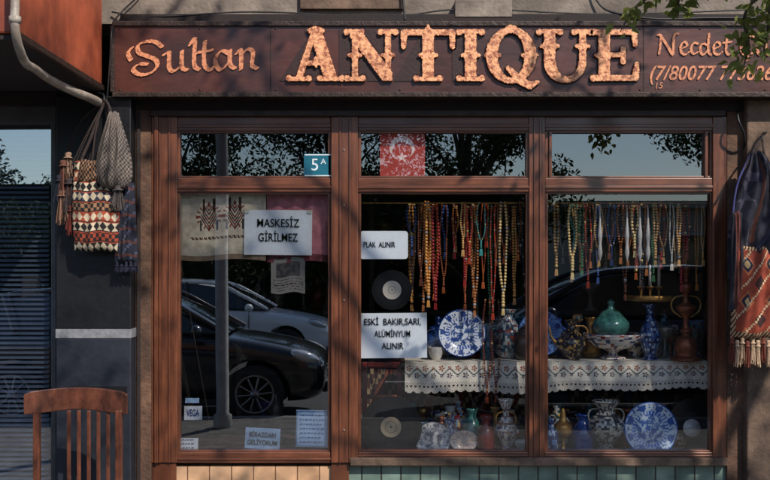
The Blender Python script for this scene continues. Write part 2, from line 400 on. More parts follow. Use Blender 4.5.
def gQ(X_,Y_):
    o=np.minimum(ell_d(X_,Y_,511,55.5,25,28),-ell_d(X_,Y_,511,55.5,13.5,22.5))
    return mx(o,(4-np.abs(X_-497+9)-np.abs(Y_-55.5)*.8)*.6,(4-np.abs(X_-534)-np.abs(Y_-55.5)*.8)*.6,
      2-np.hypot(X_-499,Y_-55.5),2-np.hypot(X_-523,Y_-55.5),seg_d(X_,Y_,(508,68),(519,80),2,4),seg_d(X_,Y_,(519,80),(530,86),4,3.4),seg_d(X_,Y_,(530,86),(538,82),3.4,1.4),ell_d(X_,Y_,511,28.5,6,3))
def gU(X_,Y_):
    cut=box_d(X_,Y_,400,62,700,100)
    arc=np.minimum(np.minimum(ell_d(X_,Y_,565,62,21,21),-ell_d(X_,Y_,567,62,11.5,15)),cut)
    return mx(stem(X_,Y_,549.5,11,TY,63),stem(X_,Y_,582.5,6.5,TY,63),arc,serif(X_,Y_,549.5,TY,11.5,True),serif(X_,Y_,582,TY,9,True))
def gE(X_,Y_):
    return mx(stem(X_,Y_,604,11),box_d(X_,Y_,593,TY,635,TY+5),box_d(X_,Y_,593,BY-5.5,636,BY),box_d(X_,Y_,604,53,622,57.5),
       seg_d(X_,Y_,(634,TY+3),(635,TY+15),3.2,2),seg_d(X_,Y_,(635,BY-4),(637,BY-17),3.6,2),seg_d(X_,Y_,(623,49),(623,62),2.4,2.4),
       3-np.hypot(X_-593,Y_-TY-2.5),3-np.hypot(X_-593,Y_-BY+2.5))
for nm,fn,a,b in (('A',gA,282,348),('N',gN,342,402),('T',gT,397,460),('I',gI,455,487),('Q',gQ,483,542),('U',gU,535,596),('E',gE,587,642)):
    yl=ys-.012
    lp=build_glyph(fn,a,b,24,93)
    outline_obj('letter_'+nm,lp,curve_tf(yl),yl,.006,LETTER,SG,.0008)
    fo=lambda x,y,fn=fn:fn(x,y)+1.7
    lp=build_glyph(fo,a-3,b+3,21,96,rag=.2)
    outline_obj('letter_outline_'+nm,lp,curve_tf(ys-.002),ys-.002,.0015,mat('letter_outline_paint',S(44,17,14),.6),SG)
def strokes(name,S_,w,nib=.5,ang=math.radians(35),mm=LETTER2,yl=None):
    yl=ys-.005 if yl is None else yl
    allp=np.array([p for s in S_ for p in s],float)
    x0,y0=allp.min(0)-w-2; x1,y1=allp.max(0)+w+2
    h=.22
    xs=np.arange(x0,x1,h); yy=np.arange(y0,y1,h); Xg,Yg=np.meshgrid(xs,yy)
    c,s=math.cos(ang),math.sin(ang)
    def T(x,y): return ((x*c-y*s), (x*s+y*c)/nib)
    U,V=T(Xg,Yg); f=np.full(U.shape,-99.)
    for st in S_:
        P=[T(*p) for p in st]
        Q=[]
        PP=[P[0]]+P+[P[-1]]
        for i in range(1,len(PP)-2):
            for t in (0,.33,.66):
                Q.append(tuple(.5*((2*PP[i][k])+(-PP[i-1][k]+PP[i+1][k])*t+(2*PP[i-1][k]-5*PP[i][k]+4*PP[i+1][k]-PP[i+2][k])*t*t+(-PP[i-1][k]+3*PP[i][k]-3*PP[i+1][k]+PP[i+2][k])*t**3) for k in (0,1)))
        Q.append(P[-1])
        for a,b in zip(Q[:-1],Q[1:]): f=np.maximum(f,seg_d(U,V,a,b,w/2))
    f=f+.3*np.sin(Xg*1.3+Yg*.7)*np.sin(Yg*1.7)
    outline_obj(name,contours(f,x0,y0,h),curve_tf(yl),yl,.002,mm,SG)
sl=lambda L:[[(x,y-(x-190)*.035) for x,y in s] for s in L]
strokes('lettering_sultan',sl([[(162,46),(156,41),(146,40),(138,44),(139,51),(148,55),(156,59),(157,66),(150,72),(140,73),(133,68),(136,64)],
 [(131,58),(128,51),(132,46)],[(140,62),(147,63)],
 [(164,54),(169,52),(169,66),(173,71),(181,66)],[(182,51),(182,67),(187,70)],
 [(190,45),(195,39),(194,64),(199,70)],[(205,42),(204,64),(210,71),(213,68)],[(198,53),(212,51)],
 [(229,55),(222,52),(216,58),(216,66),(221,71),(229,64)],[(230,52),(230,66),(235,70)],
 [(237,55),(241,52),(241,71)],[(241,57),(248,51),(253,55),(252,67),(257,71)]]),5.0,.36)
strokes('lettering_name',[[(659,54),(661,37),(658,35)],[(661,36),(672,54)],[(673,55),(674,36),(678,34)],
 [(681,49),(687,46),(685,42),(681,45),(681,52),(685,55),(689,52)],
 [(698,44),(694,43),(691,48),(693,54),(698,52)],
 [(707,45),(702,44),(700,50),(703,55),(708,50)],[(709,34),(708,50),(711,55)],
 [(714,49),(720,46),(718,42),(714,45),(714,52),(718,55),(722,52)],
 [(727,37),(726,51),(729,55),(732,53)],[(723,43),(731,42)],
 [(754,38),(748,35),(742,40),(741,49),(745,55),(753,53)],[(747,56),(749,59),(746,61)],
 [(765,45),(760,43),(757,49),(760,55),(765,50)],[(766,43),(766,52),(769,55)],
 [(772,44),(773,54)],[(773,46),(778,43),(780,46)]],2.8,.5)
text('phone_number','(7/80077 7736262',(X(648,ys),ys-.004,Z(74,ys)),.098,LETTER2,SG,'LEFT',.0015,.25,width=.64,bold=.001)
text('small_number','15',(X(658,ys),ys-.004,Z(86,ys)),.042,LETTER2,SG,'CENTER',.001,.2)
# ---------------------------------------------------------------- cables and pipe
pp=empty('drain_pipe')
tube('pipe',[at(15,-90,-1.42),at(15,0,-1.42),at(15,26,-1.42),at(19,48,-1.36),at(38,71,-1.0),at(66,88,-.6),at(92,99,-.3),(X(106),-.1,Z(107))],.017,PIPE,pp,radii=[1]*5+[1.1,1.25,1.3])
lathe('pipe_clamp',[(.016,-.012),(.022,-.012),(.022,.012),(.016,.012)],at(15,20,-1.42),PIPE,pp,20)
cb=empty('cables')
tube('cable',[at(112,12,-.02),at(135,16,-.05),at(250,12,-.05),at(400,16,-.05),at(450,10,-.05),at(600,14,-.05),at(800,8,-.05)],.004,CABLE,cb)
tube('cable_2',[at(140,-5,-.02),at(118,16,-.05),at(112,30,-.19),at(110,60,-.19),at(107,100,-.17)],.004,CABLE,cb)
tube('cable_3',[at(401,-20,-.05),at(403,0,-.05),at(405,20,-.06)],.006,CABLE,cb)
tube('cable_4',[at(590,-30,-.03),at(600,5,-.03),at(620,14,-.06),at(720,18,-.07),at(800,17,-.07)],.005,CABLE,cb)
# ---------------------------------------------------------------- papers
def paper(name,a,b,t,bt,lines,y=.02,m=PAPER,ink=INK,rotd=0,rounded=0,rows=0,border=False):
    e=empty(name); k=K(y)
    cx,cz=X((a+b)/2,y),Z((t+bt)/2,y); w,h=(b-a)*k,(bt-t)*k
    e.location=(cx,y,cz); e.rotation_euler=(0,math.radians(rotd),0)
    nx=10; v=[];f=[]
    if rounded:
        r=rounded; pts=[]
        for qx,qz,a0 in ((1,1,0),(-1,1,90),(-1,-1,180),(1,-1,270)):
            for i in range(6):
                an=math.radians(a0+18*i); pts.append((qx*(w/2-r)+r*math.cos(an),0,qz*(h/2-r)+r*math.sin(an)))
        o=meshobj('sheet',pts,[tuple(range(len(pts)))],m,e)
    else:
        for i in range(nx+1):
            u=i/nx-.5
            for j in range(5):
                vv=j/4-.5; v.append((u*w,.004*abs(u*2)**3*(vv+.6)+.0015*math.sin(u*9+vv*4)+.002,vv*h))
        for i in range(nx):
            for j in range(4):
                q=i*5+j; f.append((q,q+5,q+6,q+1))
        o=meshobj('sheet',v,f,m,e,True)
    for (s,fx,fz,wf,sz) in lines:
        tx=text('writing',s,((fx-.5)*w,-.003,(.5-fz)*h),sz*k*1.35,ink,e,'CENTER',.0002,bold=.0005)
        bpy.context.view_layer.update()
        if tx.dimensions.x>0: tx.scale.x=wf*w/tx.dimensions.x
    rv=[];rf=[]; rn=random.Random(int(a*10))
    for r_ in range(rows):
        z=h*.36-r_*h*.72/max(1,rows-1); x=-w*.38
        while x<w*.36:
            l=rn.uniform(.006,.018)
            if x+l>w*.4: break
            i0=len(rv); hh=.0022
            rv+=[(x,-.003,z-hh),(x+l,-.003,z-hh),(x+l,-.003,z+hh),(x,-.003,z+hh)]; rf.append((i0,i0+1,i0+2,i0+3)); x+=l+.005
    if rows: meshobj('small_print',rv,rf,ink,e)
    if border:
        for q in ((-w*.48,w*.48,h*.465,h*.48),(-w*.48,w*.48,-h*.48,-h*.465),(-w*.48,-w*.465,-h*.465,h*.465),(w*.465,w*.48,-h*.465,h*.465)):
            box('printed_border',q[0],q[1],-.0032,-.0026,q[2],q[3],ink,e,0)
    if name in('entry_notice','metal_buying_notice'):
        for sx in (-1,1):
            box('tape_strip',sx*w*.46-.012,sx*w*.46+.012,-.0035,-.0028,h*.47-.008,h*.47+.008,mat('clear_tape',S(206,204,190),.3,bump=0),e,0)
    return e
paper('entry_notice',244,312,210,255,[('MASKESİZ',.5,.30,.62,8.6),('GİRİLMEZ',.5,.62,.58,8.6)],rotd=.5)
paper('record_buying_notice',360,408,231,259,[('PLAK  ALINIR',.40,.50,.66,5.8)],rounded=.016)
paper('metal_buying_notice',358,427,313,358,[('ESKİ  BAKIR,SARI,',.5,.20,.82,6.8),('ALÜMİNYUM',.5,.47,.52,6.8),('ALINIR',.5,.74,.32,6.8)],rotd=-.5)
paper('back_soon_notice',245,280,428,449,[('BİRAZDAN',.5,.33,.75,5),('GELİYORUM',.5,.7,.85,5)],m=PAPERB,rotd=3)
paper('blue_notice',296,328,410,447,[],m=PAPERB,ink=INKB,rotd=1,rows=7,border=True)
paper('card_payment_sticker',184,202,406,420,[('VEGA',.5,.5,.7,7)],ink=INKB,rotd=0)
paper('small_card',180,198,438,449,[],ink=INKB,rows=3)
paper('small_label',185,199,398,403,[],m=PAPERB)
hp=empty('house_number_plate')
TEALP=mat('teal_enamel',S(32,108,128),.3,0,col2=S(24,84,104),scale=10,coat=.3)
yy=-.008
a_,b_,t_,c_=X(304),X(332),Z(177),Z(154)
box('plate',a_,b_,yy-.004,yy,t_,c_,TEALP,hp,.001)
WP=mat('white_enamel',S(220,228,230),.4)
text('number','5',(X(315),yy-.005,Z(165.5)),.085,WP,hp,'CENTER',.0008)
text('letter','A',(X(323.5),yy-.005,Z(162)),.04,WP,hp,'CENTER',.0008)
for q in ((305,331,154.6,155.6),(305,331,175.4,176.4)): box('border',X(q[0]),X(q[1]),yy-.0055,yy-.0045,Z(q[3]),Z(q[2]),WP,hp,0)
# ---------------------------------------------------------------- colour grids
def grid(name,fn_pos,nu,nv,colfn,m,parent=None,smooth=True,skip=None):
    v=[fn_pos(i/nu,j/nv) for i in range(nu+1) for j in range(nv+1)]
    f=[];c=[]
    for i in range(nu):
        for j in range(nv):
            if skip and skip((i+.5)/nu,(j+.5)/nv): continue
            q=i*(nv+1)+j; f.append((q,q+1,q+nv+2,q+nv+1)); c.append(colfn((i+.5)/nu,(j+.5)/nv))
    return meshobj(name,v,f,m,parent,smooth,c)
FR,FW=S(204,84,74),S(252,226,216)
def flagcol(u,v):
    x,y=u*45,v*48
    if math.hypot(x-22,y-18)<12.5 and math.hypot(x-22,y-21.2)>9.8: return FW
    dx,dy=x-22,y-28; a=math.atan2(dx,-dy); sgm=2*math.pi/5; a=abs((a+sgm/2)%sgm-sgm/2); d=math.hypot(dx,dy)
    R,ri=6.0,2.4
    px_,py_=R,0; qx,qy=ri*math.cos(sgm/2),ri*math.sin(sgm/2)
    cx,cy=math.cos(a),math.sin(a); den=cx*(qy-py_)-cy*(qx-px_)
    rr=(px_*(qy-py_)-py_*(qx-px_))/den
    if d<rr: return FW
    return FR
grid('turkish_flag',lambda u,v:(X(380+45*u,.018),.021+.003*math.sin(u*9+v*2),Z(131+45*v,.018)),120,128,flagcol,colmat('flag_cloth',.85,0,.1,200,.10))
CRE=S(238,230,214); NV=S(50,62,104); RD=S(150,50,46); GRN=S(76,98,76)
tb=empty('lace_covered_shelf')
xs0,xs1=X(405,.22),X(709,.22); LW=xs1-xs0; LH=31*K(.22)
def clcol(u,v):
    x=u*LW; y=v*LH
    p=.085; ph=(x%p)/p
    c=CRE
    band=.055
    yy=y-band
    vine=.014*math.sin(2*math.pi*x/p)
    if abs(yy-vine)<.0035: c=GRN if (x*60)%1<.7 else NV
    for cx,cy,r,cc in ((.25,-.018,.015,RD),(.75,.018,.015,NV),(.25,.02,.009,NV),(.75,-.02,.009,RD)):
        d=math.hypot((ph-cx)*p,yy-cy)
        an=math.atan2(yy-cy,(ph-cx)*p)
        if d<r*(.8+.25*math.cos(an*5)) and not (r*.3<d<r*.45): c=cc
        if d<r*.3: c=S(190,150,70)
    if y<.02 and (int(x/.006)+int(y/.006))%2: c=S(204,194,178)
    if y>.105 and (int(x/.007)+int(y/.007))%2==0: c=S(186,176,164)
    return c
def clskip(u,v):
    x=u*LW;y=v*LH; sc=.012*abs(math.sin(math.pi*x/.045))
    if y>LH-.014+sc: return True
    if .112<y<.15 and (math.hypot((x%.022)-.011,(y-.125))<.005): return True
    return False
def clpos(u,v):
    x=xs0+u*LW; d=v*LH
    return (x,.235-.008*v-.018*v*math.sin(x*24+math.sin(x*7)*2)-.005*math.sin(x*61),SZ+.003-d-.010*math.sin(x*3.1)*v-.006*math.sin(x*11)*v)
grid('cloth_front',clpos,520,52,clcol,LACE,tb,True,clskip)
grid('cloth_top',lambda u,v:(xs0+u*LW,.235+v*.42,SZ+.003+.0015*math.sin(u*60+v*9)),150,24,lambda u,v:CRE if (int(u*150)+int(v*24))%3 else S(206,196,180),LACE,tb)
box('shelf_board',xs0-.02,xs1+.005,.25,.66,SZ-.03,SZ-.002,SHELF,tb)
for px in (410,700):
    box('shelf_support',X(px,.5)-.02,X(px,.5)+.02,.5,.54,FZ,SZ-.03,SHELF,tb)
def wav(a,b,t,bt,y,amp=.006,fr=5):
    return lambda u,v:(X(a+(b-a)*u,y),y+amp*math.sin(u*fr*3+v*3),Z(t+(bt-t)*v+1.2*math.sin(u*7),y))
def embcol(u,v):
    x=u*87;y=v*68; c=S(232,218,194)
    for cx in (30,56):
        dx,dy=abs(x-cx),y-24
        d=math.hypot(dx,dy)
        if dx+abs(dy)*.6<9 and int(dx*1.3+dy*.8)%3!=0: c=S(120,32,30) if int(dy)%4<2 else S(40,44,50)
        if 9<d<13 and int(math.atan2(dy,dx)*8)%3==0: c=S(140,50,40)
        if abs(dx-5)<1.3 and -18<dy<-4: c=S(70,34,30)
        if abs(dx-8)<1 and 4<dy<14: c=S(50,50,54)
    if 44<y<47 and 12<x<70 and math.sin(x*2.4)*math.sin(x*.9+y)>-.2: c=S(90,60,48)
    if y>63 or x<2: c=S(150,126,104)
    return c
grid('embroidered_textile',wav(179,266,192,260,.035,.004),160,120,embcol,FABRIC)
grid('pink_cloth',wav(267,332,192,262,.05,.007,8),40,30,lambda u,v:S(216,140,150) if v<.9 else S(130,66,76),FABRIC)
def poscol(u,v):
    if u<.06 or u>.94 or v<.06 or v>.94: return S(150,146,140)
    if .15<u<.85 and .12<v<.55: 
        return S(90,84,84) if noise.noise(Vector((u*7,v*7,3)))>0 else S(60,58,60)
    if v>.6 and int(v*40)%3==0 and noise.noise(Vector((u*20,v*20,5)))>-.2: return S(50,48,50)
    return S(150,144,138)
grid('framed_poster',wav(271,305,258,293,.045,0),40,50,poscol,PRINT)
# ---------------------------------------------------------------- plates / records
NS=lambda x,y,z=0:noise.noise(Vector((x,y,z)))
def bluecol(seed,base=S(222,228,236),ink=S(38,70,140),dens=.0):
    def fn(th,r,z,t):
        x,y=math.cos(th)*r,math.sin(th)*r; R=r/fn.R
        c=base
        if R>.94: return ink
        if R>.66:
            p=math.sin(th*8+seed)*math.sin((R-.66)*11)
            if p>.25+dens or (NS(x*90,y*90,seed)>.22): c=ink
            if .66<R<.69: c=ink
        elif R>.56: c=base if int(th*20)%2 else tuple(i*1.6 for i in ink)
        else:
            n=NS(x*45,y*45,seed)+.5*NS(x*110,y*110,seed+3)
            if n>.02: c=ink
            elif n>-.12: c=tuple(.5*a+.5*b for a,b in zip(ink,base))
        return c
    return fn
def plate(px,py,rp,y,fn,name='decorative_plate',tilt=-8,m=CERAM):
    R=rp*K(y); fn.R=R
    prof=[(R*t/22,0) for t in range(23)]
    prof=[(r,(-.12*R if r<R*.55 else -.12*R+.12*R*((r-R*.55)/(R*.45))**.8)) for r,_ in prof]+[(R*1.0,-.03*R),(R*.6,-.17*R),(0.0,-.17*R)]
    o=lathe(name,prof,at(px,py,y),m,None,96,fn)
    o.rotation_euler=(math.radians(90+tilt),0,0)
    return o
plate(462,333,24,.27,bluecol(2,dens=.1))
plate(651,429,27,.20,bluecol(5,ink=S(34,90,176),base=S(210,226,242)))
plate(433,440,18,.20,bluecol(9,base=S(216,214,210),ink=S(120,120,130),dens=.3))
plate(541,333,23,.34,bluecol(11,base=S(90,130,190),ink=S(24,46,110)))
plate(523,332,17,.5,bluecol(4,base=S(60,110,120),ink=S(20,40,60)))
def shell(th,r,z,t): return S(228,214,198) if int(th*9)%2 else S(200,160,140)
shell.R=1
o=plate(464,441,14,.18,shell,'shell_dish'); o.scale=(1,.75,1)
def vin(lab,lr=.33):
    def fn(th,r,z,t):
        R=r/fn.R
        if R<.04: return (.01,.01,.01)
        if R<lr: return lab if not(.16<R<.2) else tuple(i*.5 for i in lab)
        return (.006,.006,.007) if int(R*44)%3 else (.016,.016,.018)
    return fn
def record(px,py,rp,y,lab,tilt=-4,lr=.33):
    R=rp*K(y); fn=vin(lab,lr); fn.R=R
    prof=[(R*t/30,0) for t in range(31)]+[(R,-.002),(0,-.002)]
    o=lathe('vinyl_record',prof,at(px,py,y),colmat('vinyl',.32,0,0,var=.05),None,72,fn,False)
    o.rotation_euler=(math.radians(90+tilt),0,0)
record(392,290,20,.035,S(206,196,182),3,.48)
record(391,427,31,.12,S(178,160,132),4)
record(691,419,21,.24,S(60,56,58),4)
lb=lathe('round_label',[(0,0),(.046,0),(.046,-.003),(0,-.003)],at(692,428,.19),WHITEC,None,30); lb.rotation_euler=(math.radians(84),0,0)
fr=empty('carved_wooden_frame')
for q in ((362,367,362,450),(397,402,362,450),(367,397,362,368),(367,397,395,399)):
    pbox('frame_part',q[0],q[1],q[2],q[3],.30,.33,COPPER if q[2]==395 else REDC,fr,.004)
grid('kilim_backdrop',wav(360,528,368,450,.78,.01,9),150,60,lambda u,v:(S(150,76,52) if int(u*24+v*6)%4==0 else (S(176,150,116) if (int(u*48)+int(v*16))%3==0 else S(84,50,42))),FABRIC)
grid('kilim_backdrop',wav(545,708,366,450,.80,.01,7),150,60,lambda u,v:(S(60,80,110) if int(u*20-v*5)%4==0 else (S(170,146,120) if (int(u*44)+int(v*14))%4==0 else S(70,44,40))),FABRIC)
# ---------------------------------------------------------------- vases & brass
def vase(name,px,base,y,prof,m,colfn=None,parent=None,sub=4,seg=40):
    k=K(y)
    return lathe(name,[(r*k,h*k) for r,h in prof],(X(px,y),y,base),m,parent,seg,colfn,True,None,sub)
def flor(base,ink,ink2,sc=70,th_=.1):
    def fn(th,r,z,t):
        n=NS(math.cos(th)*r*sc,math.sin(th)*r*sc,z*sc)
        if int(z*1000)%34<3: return ink
        if n>th_: return ink
        if n<-.28: return ink2
        return base
    return fn
def handles(parent,px,base,y,r,h0,h1,m,side=(1,-1),out=7):
    k=K(y)
    for s in side:
        x=X(px,y)
        tube('handle',[(x+s*r*k*.8,y,base+h0*k),(x+s*(r+out)*k,y,base+(h0*.6+h1*.4)*k),(x+s*(r+out*.8)*k,y,base+h1*k*.95),(x+s*r*k*.5,y,base+h1*k)],.005,m,parent)
vase('footed_ceramic_bowl',613,SZ+.004,.34,[(0,0),(11,0),(12,2),(5,4),(6,8),(20,13),(28,21),(30,25),(28,25),(20,16),(0,12)],CERAM,flor(S(230,222,212),S(70,84,120),S(150,70,60),90,.2))
tp=empty('teal_lidded_pot')
vase('pot_body',611,SZ+.004+22*K(.34),.34,[(0,0),(11,0),(17,7),(18,14),(14,19),(13,20),(9,25),(4,28),(3,32),(4,35),(0,38)],TEALC,None,tp)
vs=empty('blue_tall_vase')
vase('body',650,SZ+.004,.32,[(0,0),(8,0),(7,2),(5,4),(9,14),(11,24),(7,34),(4,42),(4,50),(7,55),(5,55),(0,50)],CERAM,flor(S(50,90,150),S(18,34,84),S(190,200,210),80,.12),vs)
ct=empty('brass_tray_candelabrum')
vase('tray',650,SZ+.004+58*K(.32),.32,[(0,0),(20,0),(23,5),(21,5),(19,2),(0,2)],BRASS,None,ct)
for dx in (-9,0,9):
    vase('candle_holder',650+dx,SZ+60*K(.32),.32,[(0,0),(4,0),(1.5,3),(1.5,10),(4,13),(3,14),(2,13),(0,13)],BRASS,None,ct)
    vase('candle',650+dx,SZ+73*K(.32),.32,[(0,0),(1.6,0),(1.5,22+abs(dx)),(0,23+abs(dx))],WHITEC,None,ct,1,16)
hk=empty('brass_hookah')
vase('stem',686,SZ+.004,.24,[(0,0),(14,0),(15,3),(10,6),(12,14),(9,22),(4,26),(6,30),(3,34),(4,44),(9,50),(10,54),(4,58),(3,66),(6,70),(6,76),(2,80),(3,88),(5,93),(0,97)],COPPER,None,hk)
handles(hk,686,SZ,.24,6,44,66,BRASS,(1,-1),8)
jg=empty('ewer')
vase('body',571,SZ+.004,.33,[(0,0),(9,0),(7,3),(14,11),(15,18),(9,26),(4,31),(4,35),(7,39),(5,39),(0,36)],CERAM,flor(S(60,58,64),S(24,22,30),S(190,150,80),90,.1),jg)
handles(jg,571,SZ,.33,9,18,34,BRASS,(1,),7)
k=K(.33); tube('spout',[(X(571,.33)-12*k,.33,SZ+14*k),(X(571,.33)-20*k,.33,SZ+24*k),(X(571,.33)-22*k,.33,SZ+34*k)],.006,BRASS,jg,radii=[1.6,1,.8])
vase('painted_vase',508,SZ+.004,.4,[(0,0),(8,0),(14,14),(15,26),(8,36),(5,42),(8,48),(6,48),(0,44)],CERAM,flor(S(160,172,172),S(50,70,90),S(130,60,50),80))
vase('white_cup',436,SZ+.004,.3,[(0,0),(4,0),(7,6),(8,12),(7,12),(5,4),(0,3)],WHITEC)
vase('glass_bottle',487,SZ+.004,.33,[(0,0),(6,0),(7,4),(7,16),(3,24),(2.5,34),(4,36),(0,36)],DKTEAL)
vase('ginger_jar',525,SZ+.004,.3,[(0,0),(8,0),(11,10),(11,20),(7,26),(7,30),(3,33),(0,35)],DKC)
vase('brass_jug',591,SZ+.004,.45,[(0,0),(8,0),(11,8),(9,18),(4,26),(4,34),(7,40),(0,38)],BRASS)
# lower floor
ov=empty('ornate_silver_vase')
vase('body',606,FZ+.001,.20,[(0,0),(12,0),(13,2),(7,6),(9,12),(16,22),(18,31),(12,39),(8,43),(9,47),(14,53),(12,53),(7,46),(0,42)],CERAM,flor(S(180,174,160),S(64,64,72),S(216,212,202),110,.05),ov)
handles(ov,606,FZ,.20,13,28,46,SILVER,(1,-1),4)
vase('cobalt_vase',583,FZ,.24,[(0,0),(8,0),(11,10),(11,22),(6,30),(5,34),(8,39),(0,37)],BLUEG)
fg=empty('white_figurine_vase')
vase('body',506,FZ,.16,[(0,0),(8,0),(8,3),(4,6),(4,12),(9,20),(11,28),(7,36),(3,42),(5,49),(8,56),(6,56),(0,50)],CERAM,flor(S(214,208,198),S(150,116,96),S(96,106,136),90,.22),fg)
handles(fg,506,FZ,.16,6,22,44,BRASS,(1,-1),3)
pt=empty('small_pitcher')
vase('body',420,FZ,.3,[(0,0),(7,0),(11,9),(9,18),(6,24),(9,30),(0,28)],DKTEAL,None,pt); handles(pt,420,FZ,.3,8,10,24,DKTEAL,(-1,),6)
vase('red_vase',486,FZ,.18,[(0,0),(6,0),(9,12),(8,24),(4,32),(6,40),(0,38)],REDC)
vase('brass_candlestick',495,FZ,.24,[(0,0),(9,0),(8,3),(3,5),(2,14),(4,18),(2,24),(2,40),(5,46),(0,46)],BRASS)
vase('brass_lamp',563,FZ,.16,[(0,0),(9,0),(10,3),(3,6),(2,16),(8,22),(9,30),(4,36),(2,46),(0,48)],BRASS)
vase('blue_bottle',551,FZ,.14,[(0,0),(6,0),(7,4),(7,22),(3,30),(3,38),(0,38)],CERAM,flor(S(96,136,186),S(30,50,110),S(200,200,200),80))
vase('shell_cup',523,FZ,.14,[(0,0),(6,0),(3,4),(8,12),(9,16),(0,10)],WHITEC)
vase('dark_goblet',536,FZ,.3,[(0,0),(6,0),(2,3),(2,14),(7,20),(8,30),(0,24)],DKC)
vase('ceramic_pot',675,FZ,.30,[(0,0),(8,0),(12,8),(11,18),(7,22),(0,22)],CERAM,flor(S(190,170,140),S(120,60,40),S(60,70,90),70))
vase('ceramic_pot',449,FZ,.28,[(0,0),(8,0),(12,10),(10,20),(5,26),(7,32),(0,30)],CERAM,flor(S(190,190,196),S(50,70,130),S(150,70,60),90))
vase('ceramic_pot',472,FZ,.32,[(0,0),(7,0),(10,12),(8,26),(4,34),(6,42),(0,40)],TEALC)
vase('ceramic_pot',627,FZ,.30,[(0,0),(7,0),(10,12),(8,26),(4,34),(6,42),(0,40)],COPPER)
PR=[[(0,0),(7,0),(10,10),(8,20),(4,28),(6,34),(0,32)],[(0,0),(6,0),(8,4),(8,20),(3,26),(3,32),(0,32)],[(0,0),(9,0),(3,3),(2,14),(8,20),(10,26),(0,22)],
    [(0,0),(5,0),(11,8),(12,15),(8,22),(3,25),(3,30),(0,31)],[(0,0),(10,0),(10,3),(3,5),(2,24),(5,27),(4,32),(0,32)]]
MM=[BRASS,COPPER,TEALC,DKTEAL,BLUEG,WHITEC,DKC,REDC,SILVER,SILVER,COPPER]
for i in range(64):
    lvl=i%2; y=random.uniform(.42,.6) if lvl else random.uniform(.34,.65)
    px=random.uniform(420,700) if lvl else random.uniform(405,705)
    s=random.uniform(.6,1.3)
    nmn=random.choice(['antique_vase','antique_bottle','antique_goblet'])
    if random.random()<.5: vase(nmn,px,(SZ+.004 if lvl else FZ),y,[(r*s,h*s*1.15) for r,h in random.choice(PR)],CERAM,flor(random.choice([S(210,204,194),S(110,144,178),S(176,130,90)]),random.choice([S(30,40,90),S(100,34,28),S(30,66,66)]),S(190,160,100),80),None,3,28)
    else: vase(nmn,px,(SZ+.004 if lvl else FZ),y,[(r*s,h*s*1.15) for r,h in random.choice(PR)],random.choice(MM),None,None,3,24)
cab=empty('back_cabinet')
for i in range(5): box('cabinet_shelf',-1.1,1.9,2.7,3.1,.3+i*.45,.33+i*.45,SHELF,cab)
for xx in (-1.1,-.1,.9,1.9): box('cabinet_side',xx-.02,xx+.02,2.69,3.12,.1,2.2,SHELF,cab)
for i in range(60):
    x=random.uniform(-1.05,1.85); l=random.randint(0,4)
    vase('shelf_vase',0,0,0,[(r*1.4,h*1.6) for r,h in random.choice(PR)],random.choice(MM),None,cab,2,16).location=(x,2.8,.333+l*.45)
# ---------------------------------------------------------------- bead necklaces
def sphere_tpl(n=8,m=5):
    v=[(0,0,1)]+[(math.sin(math.pi*i/m)*math.cos(2*math.pi*j/n),math.sin(math.pi*i/m)*math.sin(2*math.pi*j/n),math.cos(math.pi*i/m)) for i in range(1,m) for j in range(n)]+[(0,0,-1)]
    f=[(0,1+j,1+(j+1)%n) for j in range(n)]
    for i in range(m-2):
        for j in range(n): f.append((1+i*n+j,1+(i+1)*n+j,1+(i+1)*n+(j+1)%n,1+i*n+(j+1)%n))
    L=len(v)-1; b=1+(m-2)*n
    f+=[(b+j,L,b+(j+1)%n) for j in range(n)]
    return v,f
SV,SF=sphere_tpl()
BEAD=colmat('glass_beads',.25,0,0,var=.2,coat=.6)
BC=[S(240,150,66),S(196,70,44),S(246,214,146),S(80,180,176),S(60,86,150),S(232,224,214),S(30,26,30),S(150,80,42),S(160,40,44),S(70,130,84),S(240,170,90),S(232,180,110),S(224,116,62),S(110,58,38),S(186,116,64),S(206,160,100)]
def necklace(px,top,bot,y,col,r,wpx,col2=None):
    v=[];f=[];c=[]
    k=K(y); L=(bot-top)*k; w=wpx*k; n=int(L/(r*2.05)); ph=random.uniform(0,6)
    pts=[]
    for s in (-1,1):
        for i in range(n):
            t=i/n; ww=w*math.sin(math.pi*min(1,.12+t*.88))**.6
            pts.append((X(px,y)+s*ww/2+.002*math.sin(t*8+ph),y+s*.006,Z(top,y)-t*L))
    for i in range(5): pts.append((X(px,y),y,Z(bot,y)-i*r*2))
    for i,p in enumerate(pts):
        b=len(v); rr=r*(1.0 if i<2*n else 1.3)*random.uniform(.9,1.08)
        v+=[(p[0]+a*rr,p[1]+bb*rr,p[2]+cc*rr) for a,bb,cc in SV]; f+=[tuple(q+b for q in ff) for ff in SF]
        cc=col2 if (col2 and i%9==0) else col
        c+=[cc]*len(SF)
    for j in range(7):
        b=len(v); x=X(px,y)+(j-3)*.0018; z=Z(bot,y)-10*r
        v+=[(x-.001,y-.003,z),(x+.001,y-.003,z),(x+(j-3)*.0009+.001,y-.003,z-.035),(x+(j-3)*.0009-.001,y-.003,z-.035)]; f.append((b,b+1,b+2,b+3)); c.append(col)
    meshobj('bead_necklace',v,f,BEAD,None,True,c)
for lay in range(3):
    yv=.12+lay*.07
    for a,b in ((408,528),(552,708)):
        px=a+random.uniform(0,5)
        while px<b:
            top=204+random.uniform(-2,3); bot=random.choice([235,250,262,275,290,300])+random.uniform(-6,6)
            if px>552: bot=min(bot,random.uniform(245,290))
            if random.random()<(.9 if px<540 else .72): necklace(px,top,bot,yv,random.choice(BC),random.uniform(.003,.0085),random.uniform(3,9),random.choice([None,S(230,200,120),S(180,180,180)]))
            px+=random.uniform(5.5,12)
